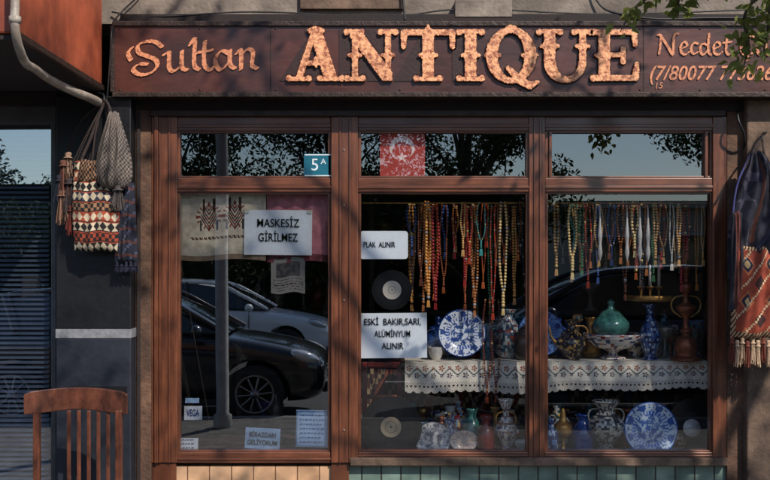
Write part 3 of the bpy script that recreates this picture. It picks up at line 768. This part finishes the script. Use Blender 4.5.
necklace(487,300,385,.21,S(120,50,30),.006,8,S(200,150,90))
necklace(496,300,384,.205,S(90,36,26),.006,8,S(200,150,90))
hr=empty('necklace_rail')
for lay in range(3):
    yv=.12+lay*.07
    tube('rail',[(X(360,yv),yv,Z(203,yv)),(X(712,yv),yv,Z(203,yv))],.004,BRASS,hr)
for px in (627,640,648,600):
    vase('hanging_glass_drop',px,Z(262,.1),.1,[(0,0),(1.6,5),(2.4,10),(1.5,18),(2.3,26),(1.2,38),(.6,52),(0,58)],WHITEC,None,None,2,14)
# ---------------------------------------------------------------- textile bags
def cushion(name,cx,cy,y,w,h,d,colfn,parent=None,wf=lambda v:1,nu=44,nv=60,m=FABRIC,fold=.006,xf=lambda u,t:0):
    k=K(y); W=w*k; H=h*k; x0,z0=X(cx,y),Z(cy,y)
    v=[];f=[];c=[]
    for side in (-1,1):
        b=len(v)
        for i in range(nu+1):
            for j in range(nv+1):
                u=i/nu*2-1; t=j/nv
                e=max(0,1-abs(u)**2.6)**.6*max(0,1-abs(2*t-1)**5)**.5
                v.append((x0+u*W/2*wf(t)+xf(u,t),y+side*d*e+(-fold*math.sin(u*5+t*9)*e-fold*.6*math.sin(u*13+t*4)*e),z0+H/2-t*H+.004*math.sin(u*6)))
        for i in range(nu):
            for j in range(nv):
                q=b+i*(nv+1)+j; f.append((q,q+1,q+nv+2,q+nv+1)); c.append(colfn((i+.5)/nu,(j+.5)/nv))
    return meshobj(name,v,f,m,parent,True,c)
CR,RU,NA,BK,TN=S(206,188,160),S(158,66,42),S(40,46,66),S(28,24,26),S(150,110,80)
def kil(u,v):
    b=int(v*9); t=(v*9)%1
    pal=[(CR,BK),(RU,CR),(BK,CR),(CR,NA),(TN,BK),(CR,RU),(BK,CR),(RU,BK),(CR,BK)][b%9]
    if t<.12: return BK
    if t<.2: return RU
    tri=abs(((u*7+(.5 if b%2 else 0))%1)-.5)*2
    if b%3==1: return pal[0] if (int(u*16)+int(t*3))%2 else pal[1]
    return pal[0] if tri>abs(t-.6)*2.2 else pal[1]
lb=empty('kilim_backpack')
cushion('bag_body',96,206,-.24,46,90,.05,kil,lb,lambda t:.92+.12*math.sin(t*3.1),66,90,fold=.009)
cushion('bag_flap',96,171,-.275,38,22,.03,lambda u,v:TN if (int(u*20)+int(v*8))%2 else BK,lb,lambda t:.8+.2*t)
STR=mat('woven_strap',S(60,44,40),.9,0,col2=S(30,24,24),scale=60)
tube('strap',[at(78,215,-.22),at(76,180,-.24),at(92,135,-.2),at(105,100,-.17)],.008,STR,lb)
tube('strap_2',[at(117,215,-.22),at(119,170,-.24),at(112,130,-.2),at(105,100,-.17)],.008,STR,lb)
tube('strap_3',[at(92,162,-.26),at(96,130,-.22),at(104,100,-.17)],.004,STR,lb)
def tassel(name,px,py,y,L,r,col,parent=None):
    m=mat('tassel_%d_%d_%d'%tuple(int(c*255) for c in col),col,.95,0,var=.5,scale=80)
    e=parent or empty(name); rnd=random.Random(px*7+py)
    k=K(y); p=at(px,py,y)
    lathe('tassel_head',[(0,0),(r*k*.6,-.002),(r*k*.8,-.012),(r*k*.5,-.02),(r*k,-.03)],p,m,e,14)
    v=[];f=[]
    for i in range(70):
        a=rnd.uniform(0,6.28); q=rnd.uniform(.2,1)*r*k; l=L*k*rnd.uniform(.8,1.05)
        x,yy=math.cos(a)*q,math.sin(a)*q; b=len(v); t=rnd.uniform(0,3.1); dx,dy=.0016*math.cos(t),.0016*math.sin(t)
        v+=[(x*.6-dx,yy*.6-dy,-.025),(x*.6+dx,yy*.6+dy,-.025),(x*1.3+dx,yy*1.3+dy,-l),(x*1.3-dx,yy*1.3-dy,-l)]; f.append((b,b+1,b+2,b+3))
    o=meshobj('tassel_threads',v,f,m,e); o.location=p
tg=empty('hanging_tassels')
for px,py,L,r,c in ((64,160,36,6,S(110,70,56)),(70,178,40,7,S(60,50,52)),(62,190,34,6,S(140,104,84)),(72,205,30,5,S(120,50,40)),(60,175,26,5,S(40,40,56)),(68,152,24,5,S(150,120,100))):
    tassel('t',px,py,-.22,L,r,c,tg)
    tube('cord',[at(px,py,-.22),at(px+12,py-30,-.22),at(104,101,-.16)],.0025,STR,tg)
def croc(u,v): return S(128,116,106) if (int(u*22)+int(v*34))%2 else S(70,62,58)
cb2=empty('crochet_bag')
cushion('net_body',114,150,-.29,37,76,.05,croc,cb2,lambda t:.25+.75*math.sin(min(1,t*1.15)*math.pi*.56)**1.2 if t<.87 else .95-.35*((t-.87)/.13)**2,fold=.01)
tube('cord',[at(112,115,-.26),at(108,104,-.2),at(104,99,-.16)],.006,STR,cb2)
tassel('t',118,184,-.29,26,6,S(96,88,84),cb2)
nb=empty('dark_woven_bag')
cushion('bag_body',126,222,-.2,24,80,.035,lambda u,v:(S(80,44,40) if abs(((v*6)%1)-.5)<.12 else (S(24,28,44) if (int(u*10)+int(v*30))%5 else S(66,70,90))),nb,lambda t:.7+.3*t)
for i in range(5): tassel('t',117+i*4.6,260,-.2,12,2.2,S(28,32,54),nb)
tube('cord',[at(124,184,-.2),at(116,140,-.2),at(105,100,-.17)],.004,STR,nb)
hkk=empty('wall_hook'); tube('hook',[(X(104),-.1,Z(96)),at(104,96,-.17),at(104,101,-.18),at(104,104,-.16)],.005,CABLE,hkk)
# right side
rb=empty('kilim_saddlebag')
def gar(u,v):
    if v<.04: return S(50,44,50)
    if abs(u-.42-.05*math.sin(v*6))<.03 and v<.7: return S(90,50,40)
    n=NS(u*9,v*9,2)
    if abs(NS(u*3+4,v*5,7))<.035: return S(70,66,80)
    return S(22,24,38) if n>-.1 else S(34,34,48)
cushion('upper_cloth',757,216,-.16,58,130,.055,gar,rb,lambda t:.18+.82*min(1,t*1.9)**.75,60,100,fold=.024,xf=lambda u,t:.02*math.sin(t*5)*(1-t))
def kil2(u,v):
    c=S(150,64,42)
    if u<.07 or u>.93 or v<.05 or v>.94: return S(60,40,34) if int((u+v)*30)%2 else S(190,150,110)
    a=abs(((u*2)%1)-.5)+abs(((v*2.5)%1)-.5)
    if a<.12: c=S(206,170,120)
    elif a<.22: c=S(36,40,60)
    elif a<.3: c=S(186,104,68)
    elif a>.78: c=S(60,30,30)
    if (int(u*30)+int(v*40))%11==0: c=S(210,180,140)
    return c
cushion('lower_pouch',757,292,-.2,54,92,.045,kil2,rb,lambda t:.86+.14*t,80,110,fold=.010)
cushion('side_flap',737,262,-.21,18,100,.02,lambda u,v:S(90,44,36) if abs(u-.5)<.2 else S(30,28,40),rb,lambda t:.6+.3*t)
for i in range(11): tassel('t',732+i*5.2,337+(3 if i%2 else 0),-.2,26,2.8,(S(190,160,130) if i%3 else S(120,60,44)),rb)
tube('cord',[at(744,170,-.18),at(754,150,-.16),at(762,137,-.12)],.005,STR,rb)
tube('cord_2',[at(770,172,-.18),at(764,152,-.16),at(762,137,-.12)],.005,STR,rb)
tube('cord_3',[at(733,250,-.2),at(736,190,-.2),at(750,155,-.16)],.005,mat('blue_cord',S(60,60,110),.9),rb)
hk2=empty('wall_hook'); tube('hook',[(X(762),-.07,Z(134)),at(762,135,-.12),at(762,140,-.13)],.005,CABLE,hk2)
br=empty('sign_bracket')
tube('bracket',[(X(742),-.03,Z(150)),at(744,135,-.1),at(738,118,-.12),(X(736),-.05,Z(112))],.006,CABLE,br)
# ---------------------------------------------------------------- chair
ch=empty('wooden_chair')
yc=-.5
def slab(name,pts_front,thick,m,parent):
    v=[];f=[]
    for (x,y,zt,zb) in pts_front:
        v+=[(x,y-thick/2,zt),(x,y-thick/2,zb),(x,y+thick/2,zb),(x,y+thick/2,zt)]
    n=len(pts_front)
    for i in range(n-1):
        for j in range(4): f.append((i*4+j,i*4+(j+1)%4,(i+1)*4+(j+1)%4,(i+1)*4+j))
    f+=[(3,2,1,0),tuple((n-1)*4+j for j in range(4))]
    o=meshobj(name,v,f,m,parent); md=o.modifiers.new('b','BEVEL'); md.width=.004; md.segments=2; md.limit_method='ANGLE'; return o
tp_=[]
for i in range(17):
    u=i/16; px=25+103*u; bow=math.sin(u*math.pi)
    y=yc+.045*bow-.01
    tp_.append((X(px,yc),y,Z(392-4*bow+ (2 if u in(0,1) else 0),yc),Z(414-4*bow**2,yc)))
slab('crest_rail',tp_,.022,CHAIRW,ch)
zs=.45
xl,xr_=X(37,yc),X(119,yc)
def leg(name,pts,r): tube(name,pts,r,CHAIRW,ch,res=3)
for nm,x in (('left_post',xl),('right_post',xr_)):
    slab(nm,[(x-.015,yc,Z(410,yc),-.0),(x+.015,yc,Z(410,yc),-.0)],.03,CHAIRW,ch)
for i in range(5):
    u=(i+.5)/5; px=62+u*50; 
    y=yc+.03*math.sin((px-25)/103*math.pi)
    x=X(px,yc)
    slab('back_slat',[(x-.009,y,Z(411,yc),.54),(x+.009,y,Z(411,yc),.54)],.01,CHAIRW,ch)
slab('lower_back_rail',[(xl,yc,.56,.51),(xr_,yc,.56,.51)],.02,CHAIRW,ch)
box('seat',xl-.03,xr_+.03,yc-.42,yc+.02,zs-.03,zs,CHAIRW,ch,.01)
for x in (xl-.01,xr_+.01): leg('front_leg',[(x,yc-.39,zs-.03),(x,yc-.4,0)],.018)
for z in (.2,.3):
    for x in (xl,xr_): leg('side_stretcher',[(x,yc-.39,z),(x,yc,z)],.009)
leg('front_stretcher',[(xl,yc-.39,.25),(xr_,yc-.39,.25)],.009)
# ---------------------------------------------------------------- ground
ASPH=mat('asphalt',(.05,.05,.052),.85,0,var=.3,scale=3,bump=.4,bscale=80)
KERB=mat('kerb_stone',(.2,.19,.18),.8,0,var=.25,scale=5,bump=.3)
EARTH=mat('ground_earth',(.08,.08,.05),.95,0,var=.3,scale=1)
PAVE=brickmat('pavement_slabs',(.12,.11,.10),(.09,.085,.08),(.05,.05,.045),.3,.3,.006,.8,'xy')
meshobj('ground',[(-400,-400,-.16),(400,-400,-.16),(400,400,-.16),(-400,400,-.16)],[(0,1,2,3)],EARTH)
meshobj('road',[(-80,-16,-.13),(80,-16,-.13),(80,-5.75,-.13),(-80,-5.75,-.13)],[(0,1,2,3)],ASPH)
box('pavement',-40,40,-5.6,-.0,-.15,0,PAVE,None,0)
box('kerb',-40,40,-5.75,-5.602,-.156,.004,KERB,None,.01)
box('pavement',-40,40,-20,-16.15,-.15,0,PAVE,None,0)
box('kerb',-40,40,-16.148,-16,-.156,.004,KERB,None,.01)
for i in range(-12,13): meshobj('lane_marking',[(i*4,-10.2,-.126),(i*4+2,-10.2,-.126),(i*4+2,-10.05,-.126),(i*4,-10.05,-.126)],[(0,1,2,3)],mat('road_paint',(.7,.7,.68),.7))
# ---------------------------------------------------------------- vehicles
TYRE=mat('tyre_rubber',(.02,.02,.02),.8); RIM=mat('alloy_rim',(.3,.3,.32),.3,.9,var=.1)
CGL=mat('car_window_glass',(.02,.025,.03),.05,0,var=.1,bump=0,coat=1)
TRIM=mat('black_car_trim',(.02,.02,.022),.5); LAMP=mat('headlamp_lens',(.7,.72,.75),.1,.3,var=.1,bump=0,coat=1)
REDL=mat('tail_lamp_lens',(.4,.02,.02),.15,0,bump=0,coat=1)
def car(name,loc,body,heading=0,sc=(1,1,1)):
    e=empty(name); 
    st=[(2.10,.50,.38,.56),(2.06,.64,.28,.66),(1.95,.76,.22,.74),(1.75,.83,.20,.81),(1.35,.87,.20,.89),(.95,.88,.20,.95),(.5,.885,.20,.97),(0,.89,.20,.98),(-.6,.89,.20,.99),(-1.2,.885,.20,1.0),(-1.65,.87,.22,1.0),(-1.92,.82,.28,.98),(-2.05,.74,.36,.92),(-2.10,.62,.45,.84)]
    v=[];f=[]
    def sec(x,hw,zl,zt):
        h=zt-zl
        half=[(0,zl),(hw*.86,zl),(hw*.98,zl+.08),(hw,zl+h*.35),(hw*.985,zl+h*.62),(hw*1.0,zl+h*.72),(hw*.955,zt-.035),(hw*.80,zt),(hw*.4,zt+.022),(0,zt+.03)]
        return [(x,y,z) for y,z in half]+[(x,-y,z) for y,z in half[-2:0:-1]]
    for s in st: v+=sec(*s)
    n=18
    for i in range(len(st)-1):
        for j in range(n): f.append((i*n+j,i*n+(j+1)%n,(i+1)*n+(j+1)%n,(i+1)*n+j))
    f+=[tuple(range(n))[::-1],tuple((len(st)-1)*n+j for j in range(n))]
    o=meshobj('body_tmp',v,f,body,None,True)
    bm=bmesh.new(); bm.from_mesh(o.data); bmesh.ops.recalc_face_normals(bm,faces=bm.faces); bm.to_mesh(o.data); bm.free()
    md=o.modifiers.new('s','SUBSURF'); md.levels=2; md.render_levels=2
    cutters=[]
    for wx in (1.32,-1.28):
        bm=bmesh.new(); bmesh.ops.create_cone(bm,cap_ends=True,segments=40,radius1=.36,radius2=.36,depth=3,matrix=Matrix.Translation((wx,0,.33))@Matrix.Rotation(math.pi/2,4,'X'))
        me=bpy.data.meshes.new('c'); bm.to_mesh(me); bm.free(); c=bpy.data.objects.new('c',me); COL.objects.link(c); cutters.append(c)
        md=o.modifiers.new('w','BOOLEAN'); md.object=c; md.operation='DIFFERENCE'; md.solver='EXACT'
    bpy.context.view_layer.update(); dg=bpy.context.evaluated_depsgraph_get()
    me=bpy.data.meshes.new_from_object(o.evaluated_get(dg)); bpy.data.objects.remove(o)
    for c in cutters: bpy.data.objects.remove(c)
    link(bpy.data.objects.new('body',me),e)
    gs=[(1.02,.74,.70,.965,.97),(.62,.79,.66,.96,1.20),(.22,.80,.62,.96,1.39),(-.25,.80,.62,.96,1.45),(-.8,.80,.62,.96,1.455),(-1.35,.79,.60,.96,1.41),(-1.62,.77,.58,.96,1.35),(-1.95,.72,.62,.96,1.02)]
    gv=[];gf=[];mi=[]
    for x,hb,ht,zb,zt in gs:
        h=[(hb,zb),(ht+.03,zt-.06 if zt>1.1 else zt-.005),(ht-.03,zt-.015 if zt>1.1 else zt),(ht*.5,zt+.01),(0,zt+.015)]
        gv+=[(x,y,z) for y,z in h]+[(x,-y,z) for y,z in h[-2::-1]]
    n=9
    for i in range(len(gs)-1):
        for j in range(n-1):
            gf.append((i*n+j,(i+1)*n+j,(i+1)*n+j+1,i*n+j+1))
            top=j in (1,2,3,4,5,6)
            mi.append(1 if (top and 2<=i<=5) else 0)
    g=meshobj('greenhouse',gv,gf,CGL,e,True); g.data.materials.append(body)
    for p,mm_ in zip(g.data.polygons,mi): p.material_index=mm_
    g.data.set_sharp_from_angle(angle=.5)
    for s in (-1,1):
        tube('a_pillar',[(1.0,s*.745,.965),(.62,s*.735,1.18),(.22,s*.66,1.375),(-.3,s*.655,1.415),(-.9,s*.655,1.42),(-1.4,s*.63,1.37),(-1.66,s*.63,1.30),(-1.95,s*.70,1.0)],.03,body,e)
        tube('b_pillar',[(-.28,s*.80,.97),(-.33,s*.655,1.41)],.03,TRIM,e)
        tube('c_pillar',[(-1.25,s*.80,.98),(-1.42,s*.64,1.38)],.055,body,e)
        tube('belt_line',[(.98,s*.80,.965),(0,s*.835,.985),(-1.3,s*.83,.995)],.012,TRIM,e)
        box('door_handle',-.15,.05,s*.885,s*.905,.80,.825,body,e,.005); box('door_handle',-1.05,-.87,s*.885,s*.905,.81,.835,body,e,.005)
        box('door_gap',-.30,-.292,s*.88,s*.893,.28,.95,TRIM,e,0); box('door_gap',.70,.708,s*.87,s*.889,.28,.93,TRIM,e,0)
        box('sill',-.95,.95,s*.86,s*.895,.20,.27,TRIM,e,.01)
        bm=bmesh.new(); bmesh.ops.create_uvsphere(bm,u_segments=16,v_segments=10,radius=1); me=bpy.data.meshes.new('m'); bm.to_mesh(me); bm.free(); me.materials.append(body)
        for p in me.polygons: p.use_smooth=True
        q=link(bpy.data.objects.new('mirror',me),e); q.location=(.72,s*.98,1.0); q.scale=(.07,.10,.07)
        me2=me.copy(); me2.materials[0]=LAMP; q=link(bpy.data.objects.new('headlamp',me2),e); q.location=(1.84,s*.66,.70); q.scale=(.20,.155,.075); q.rotation_euler=(0,math.radians(18),s*math.radians(-28))
        me3=me.copy(); me3.materials[0]=REDL; q=link(bpy.data.objects.new('tail_lamp',me3),e); q.location=(-1.97,s*.68,.88); q.scale=(.10,.12,.11)
        for wx in (1.32,-1.28):
            w=lathe('tyre',[(.2,-.09),(.29,-.10),(.315,-.08),(.32,0),(.315,.08),(.29,.10),(.2,.09)],(wx,s*.79,.32),TYRE,e,40); w.rotation_euler=(math.pi/2,0,0)
            w=lathe('rim',[(.21,.09),(.205,.07),(.19,.03),(0,.02)],(wx,s*.79,.32),TRIM,e,32); w.rotation_euler=(s*-math.pi/2,0,0)
            w=lathe('rim_lip',[(.215,.095),(.20,.10),(.19,.085),(.19,.06)],(wx,s*.79,.32),RIM,e,32); w.rotation_euler=(s*-math.pi/2,0,0)
            for a in range(10):
                an=a*math.pi/5+ .1
                tube('spoke',[(wx+.03*math.cos(an),s*.875,.32+.03*math.sin(an)),(wx+.195*math.cos(an),s*.865,.32+.195*math.sin(an))],.014,RIM,e)
            lathe('hub',[(0,.10),(.045,.10),(.05,.06)],(wx,s*.79,.32),RIM,e,20).rotation_euler=(s*-math.pi/2,0,0)
    box('grille',2.02,2.09,-.42,.42,.50,.60,TRIM,e,.01); box('bumper_intake',2.04,2.10,-.5,.5,.30,.42,TRIM,e,.01)
    box('number_plate',2.10,2.115,-.26,.26,.44,.54,mat('white_number_plate',(.7,.7,.7),.4),e,.003)
    e.location=loc; e.rotation_euler=(0,0,heading); e.scale=sc
    return e
WCAR=mat('white_car_paint',(.86,.87,.88),.3,0,var=.02,bump=0,coat=.8)
KCAR=mat('black_car_paint',(.010,.011,.014),.22,0,var=.05,bump=0,coat=1)
NCAR=mat('navy_car_paint',(.02,.03,.05),.25,0,var=.05,bump=0,coat=1)
car('parked_car',(-3.0,-13.4,-.13),WCAR)
car('parked_car',(-2.72,-6.95,-.13),KCAR)
car('parked_car',(2.55,-7.05,-.13),NCAR,math.pi,(1.08,1.08,1.16))
car('parked_car',(-8.2,-7.0,-.13),KCAR,math.pi)
lpst=empty('street_lamp')
GALV=mat('galvanised_pole',(.34,.33,.31),.5,.2,var=.3,scale=10)
lathe('pole',[(.09,0),(.09,.12),(.062,.14),(.055,5.5),(.04,7.2),(0,7.2)],(-1.58,-5.0,0),GALV,lpst,24)
tube('arm',[(-1.58,-5,7.1),(-1.58,-5.4,7.5),(-1.58,-6.4,7.7)],.035,GALV,lpst)
box('lamp_head',-1.72,-1.44,-7.0,-6.35,7.62,7.74,GALV,lpst,.03)
# ---------------------------------------------------------------- trees
BARK=mat('bark',(.10,.08,.055),.9,0,var=.4,scale=8,bump=.8,bscale=20,stretch=(3,3,.6))
def leafmat(name,a,b,trans=.25,rough=.5):
    m=bpy.data.materials.new(name); m.use_nodes=True; N=m.node_tree.nodes; L=m.node_tree.links
    p=N['Principled BSDF']; p.inputs['Roughness'].default_value=rough
    p.inputs['Specular IOR Level'].default_value=.25
    tc=N.new('ShaderNodeTexCoord'); n=N.new('ShaderNodeTexNoise'); n.inputs['Scale'].default_value=3; n.inputs['Detail'].default_value=6
    L.new(tc.outputs['Object'],n.inputs['Vector']); cr=N.new('ShaderNodeValToRGB'); cr.color_ramp.elements[0].position=.35; cr.color_ramp.elements[1].position=.65
    cr.color_ramp.elements[0].color=(*a,1); cr.color_ramp.elements[1].color=(*b,1); L.new(n.outputs['Fac'],cr.inputs['Fac']); L.new(cr.outputs['Color'],p.inputs['Base Color'])
    t=N.new('ShaderNodeBsdfTranslucent'); L.new(cr.outputs['Color'],t.inputs['Color']); mxs=N.new('ShaderNodeMixShader'); mxs.inputs['Fac'].default_value=trans
    out=[q for q in N if q.type=='OUTPUT_MATERIAL'][0]; L.new(p.outputs[0],mxs.inputs[1]); L.new(t.outputs[0],mxs.inputs[2]); L.new(mxs.outputs[0],out.inputs['Surface'])
    return m
LEAF=leafmat('foliage',(.018,.034,.010),(.045,.07,.02),.2,.75)
LEAFN=leafmat('sunlit_foliage',(.12,.15,.03),(.28,.30,.08),.4)  # paler than the crown leaves: sunlight put into the leaf colour
def leaves(name,centers,n,spread,size,m,parent,rng):
    v=[];f=[]
    for (c,r) in centers:
        k=int(n*r*r)
        P=rng.normal(0,1,(k,3)); P/=np.linalg.norm(P,axis=1)[:,None]; P*= (rng.random((k,1))**.45)*r*spread; P[:,2]*=.75
        A=rng.normal(0,1,(k,3)); A/=np.linalg.norm(A,axis=1)[:,None]; Bv=np.cross(A,rng.normal(0,1,(k,3))); Bv/=np.linalg.norm(Bv,axis=1)[:,None]+1e-6
        Sz=size*rng.uniform(.6,1.25,(k,1)); Nn=np.cross(A,Bv)*Sz*.12; Q=np.array(c)+P
        V=np.stack([Q-A*Sz,Q+Bv*Sz*.42-A*Sz*.2+Nn,Q+A*Sz,Q-Bv*Sz*.42-A*Sz*.2+Nn],axis=1).reshape(-1,3)
        i0=len(v); v.extend(V.tolist())
        for q in range(k):
            i=i0+q*4; f.append((i,i+1,i+2)); f.append((i,i+2,i+3))
    return meshobj(name,v,f,m,parent)
def tree(name,loc,H,R,seed,n=260,lsize=.09,low=.42):
    e=empty(name); rng=np.random.default_rng(seed); rnd=random.Random(seed)
    tube('trunk',[(0,0,-.1),(.05,0,H*.2),(-.03,.05,H*.4),(.05,0,H*.75)],.16,BARK,e,radii=[1.5,1,.85,.3])
    C=[]
    for i in range(26):
        a=rnd.uniform(0,6.28); z=H*rnd.uniform(low,.95); q=(z/H-low+.1)/(1.05-low); rr=R*rnd.uniform(.15,.95)*math.sin(math.pi*min(1,max(.05,q)))**.5
        c=(rr*math.cos(a),rr*math.sin(a),z); C.append((c,rnd.uniform(.45,.9)*R*.42))
        tube('limb',[(0,0,z*.6),(c[0]*.5,c[1]*.5,z*.85),c],.04,BARK,e,radii=[1.4,.8,.3],res=2)
    leaves('crown',C,n,1.0,lsize,LEAF,e,rng)
    e.location=loc
    return e
for i,(x,y,h,r,lo) in enumerate([(-10,-18,4.6,3.0,.25),(-4.6,-17.6,5.2,2.8,.22),(-1.2,-18.6,6.2,3,.22),(1.8,-17.8,6.4,2.4,.25),(8.4,-17.6,6.6,2.4,.5),(13,-18,7.5,3.2,.3),(-15.5,-18,4.8,3.2,.25)]):
    tree('street_tree',(x,y,0),h,r,i+3,900,.07,lo)
rng=np.random.default_rng(77)
HC=[((x+rng.uniform(-.2,.2),-20.6+rng.uniform(-.3,.3),z),.62) for x in np.arange(-26,22,.7) for z in ((.4,1.1,1.8) if x<3.2 else (.3,.8))]
leaves('hedge',HC,800,1.0,.07,LEAF,None,rng)
# added dark wall, blocks sky reflected through the hedge gaps; foliage hides its top
GW=mat('sky_blocking_stone',(.05,.05,.04),.95,0,col2=(.022,.026,.018),scale=2.5,bump=.6,bscale=8,dirt=.3)
gw=empty('sky_blocking_wall')
box('wall',-28,3.4,-22.2,-21.8,-.15,3.5,GW,gw,.02)
box('coping',-28.1,3.5,-22.3,-21.7,3.5,3.62,GW,gw,.02)
box('wall_end_pier',3.4,3.9,-22.3,-21.7,-.15,3.8,GW,gw,.02)
for x in np.arange(-27,3,3.2): box('pier',x,x+.4,-21.8,-21.62,-.15,3.5,GW,gw,.01)
ivy=[((x+rng.uniform(-.3,.3),-21.7,rng.uniform(2.8,3.9)),rng.uniform(.4,.7)) for x in np.arange(-27,3.2,.55)]
leaves('blocking_wall_ivy',ivy,700,1.0,.07,LEAF,None,rng)  # foliage over the top of the added blocking wall
ot=empty('plane_tree')
tube('trunk',[(4.3,-4.6,-.1),(4.25,-4.5,1.5),(4.1,-4.2,3.2),(3.6,-3.6,5)],.17,BARK,ot,radii=[1.5,1.05,.9,.6])
rng=np.random.default_rng(5); rnd=random.Random(9)
C=[]
for i in range(24):
    c=(rnd.uniform(.7,5.6),rnd.uniform(-4.4,-1.4),rnd.uniform(3.9,6.2))
    C.append((c,rnd.uniform(.24,.46)))
    if i%2==0: tube('limb',[(3.8,-3.8,4.2),((c[0]+3.8)/2,(c[1]-3.8)/2,4.7),c],.035,BARK,ot,radii=[1.3,.8,.25],res=2)
leaves('crown',C,400,1.0,.05,LEAF,ot,rng)
def spray(pts,n,sp,size,seed):
    rng=np.random.default_rng(seed)
    tube('twig',[at(*p) for p in pts],.006,BARK,ot,radii=[1.6]+[1]*(len(pts)-2)+[.3],res=2)
    v=[];f=[]
    P=[np.array(at(*p)) for p in pts]
    for i in range(n):
        t=rng.random()**.8*(len(P)-1.001); k=int(t); q=P[k]+(P[k+1]-P[k])*(t-k)+rng.normal(0,sp,3)
        a=rng.normal(0,1,3)+np.array([0,0,-.5]); a/=np.linalg.norm(a); nn=rng.normal(0,1,3)+np.array([0,-.7,.6]); b=np.cross(a,nn); b/=np.linalg.norm(b)+1e-6; nn=np.cross(a,b)
        s=size*rng.uniform(.7,1.3); i0=len(v)
        v+=[q,q+a*s*.35+b*s*.32+nn*.006,q+a*s*.8+b*s*.26,q+a*s*1.35,q+a*s*.8-b*s*.26,q+a*s*.35-b*s*.32+nn*.006,q+a*s*.6-nn*.004]
        f+=[(i0,i0+1,i0+6),(i0+1,i0+2,i0+6),(i0+2,i0+3,i0+6),(i0+3,i0+4,i0+6),(i0+4,i0+5,i0+6),(i0+5,i0,i0+6)]
    meshobj('leaf_spray',v,f,LEAFN,ot)
spray([(800,-60,-1.6),(770,-15,-1.5),(745,15,-1.4),(748,45,-1.35),(744,66,-1.3)],90,.028,.038,1)
spray([(830,-40,-1.5),(775,0,-1.5),(768,30,-1.4),(762,60,-1.4)],70,.028,.038,2)
spray([(780,-30,-1.6),(700,-22,-1.5),(660,-8,-1.4),(635,8,-1.3),(620,32,-1.3)],80,.022,.036,3)
spray([(760,-35,-1.6),(690,-18,-1.5),(678,2,-1.4),(684,12,-1.35)],50,.024,.034,4)
# ---------------------------------------------------------------- building across the road
ob=empty('apartment_building')
PALE=mat('pale_facade_paint',(.5,.46,.4),.85,0,var=.12,scale=2)
box('walls',6.5,20,-40,-32,0,3.6,PALE,ob,0)
box('roof_slab',6.2,20.3,-40.3,-31.6,3.6,3.85,PALE,ob,.02)
for i in range(4):
    x=7.3+i*3; z=1.2
    box('window_frame',x-.08,x+1.48,-31.99,-31.94,z-.08,z+1.5,mat('pvc_frame',(.7,.7,.7),.5),ob,.01)
    box('window_glass',x,x+1.4,-31.95,-31.93,z,z+1.42,CGL,ob,0)
# ---------------------------------------------------------------- light
el,az=math.radians(42),math.radians(32)
sd=Vector((math.sin(az)*math.cos(el),-math.cos(az)*math.cos(el),math.sin(el)))
sun=bpy.data.lights.new('sun','SUN'); sun.energy=5.0; sun.angle=math.radians(.5); sun.color=(1,.93,.84)
so=bpy.data.objects.new('sun',sun); COL.objects.link(so); so.rotation_euler=sd.to_track_quat('Z','Y').to_euler(); so.location=(8,-8,12)
w=bpy.data.worlds.new('World'); scene.world=w; w.use_nodes=True; nt=w.node_tree
bg=nt.nodes['Background']; sk=nt.nodes.new('ShaderNodeTexSky'); sk.sky_type='NISHITA'; sk.sun_disc=False; sk.sun_elevation=el; sk.sun_rotation=math.pi-az
sk.dust_density=.4; sk.ozone_density=2.2; sk.air_density=1.0
nt.links.new(sk.outputs[0],bg.inputs['Color']); bg.inputs['Strength'].default_value=.15
cam=bpy.data.cameras.new('camera'); cam.lens=F/770*36; cam.sensor_width=36; cam.shift_y=25/770; cam.clip_end=2000
co=bpy.data.objects.new('camera',cam); COL.objects.link(co); co.location=(0,-D,CZ); co.rotation_euler=(math.pi/2,0,0); scene.camera=co
scene.view_settings.view_transform='Standard'; scene.view_settings.look='None'; scene.view_settings.exposure=0
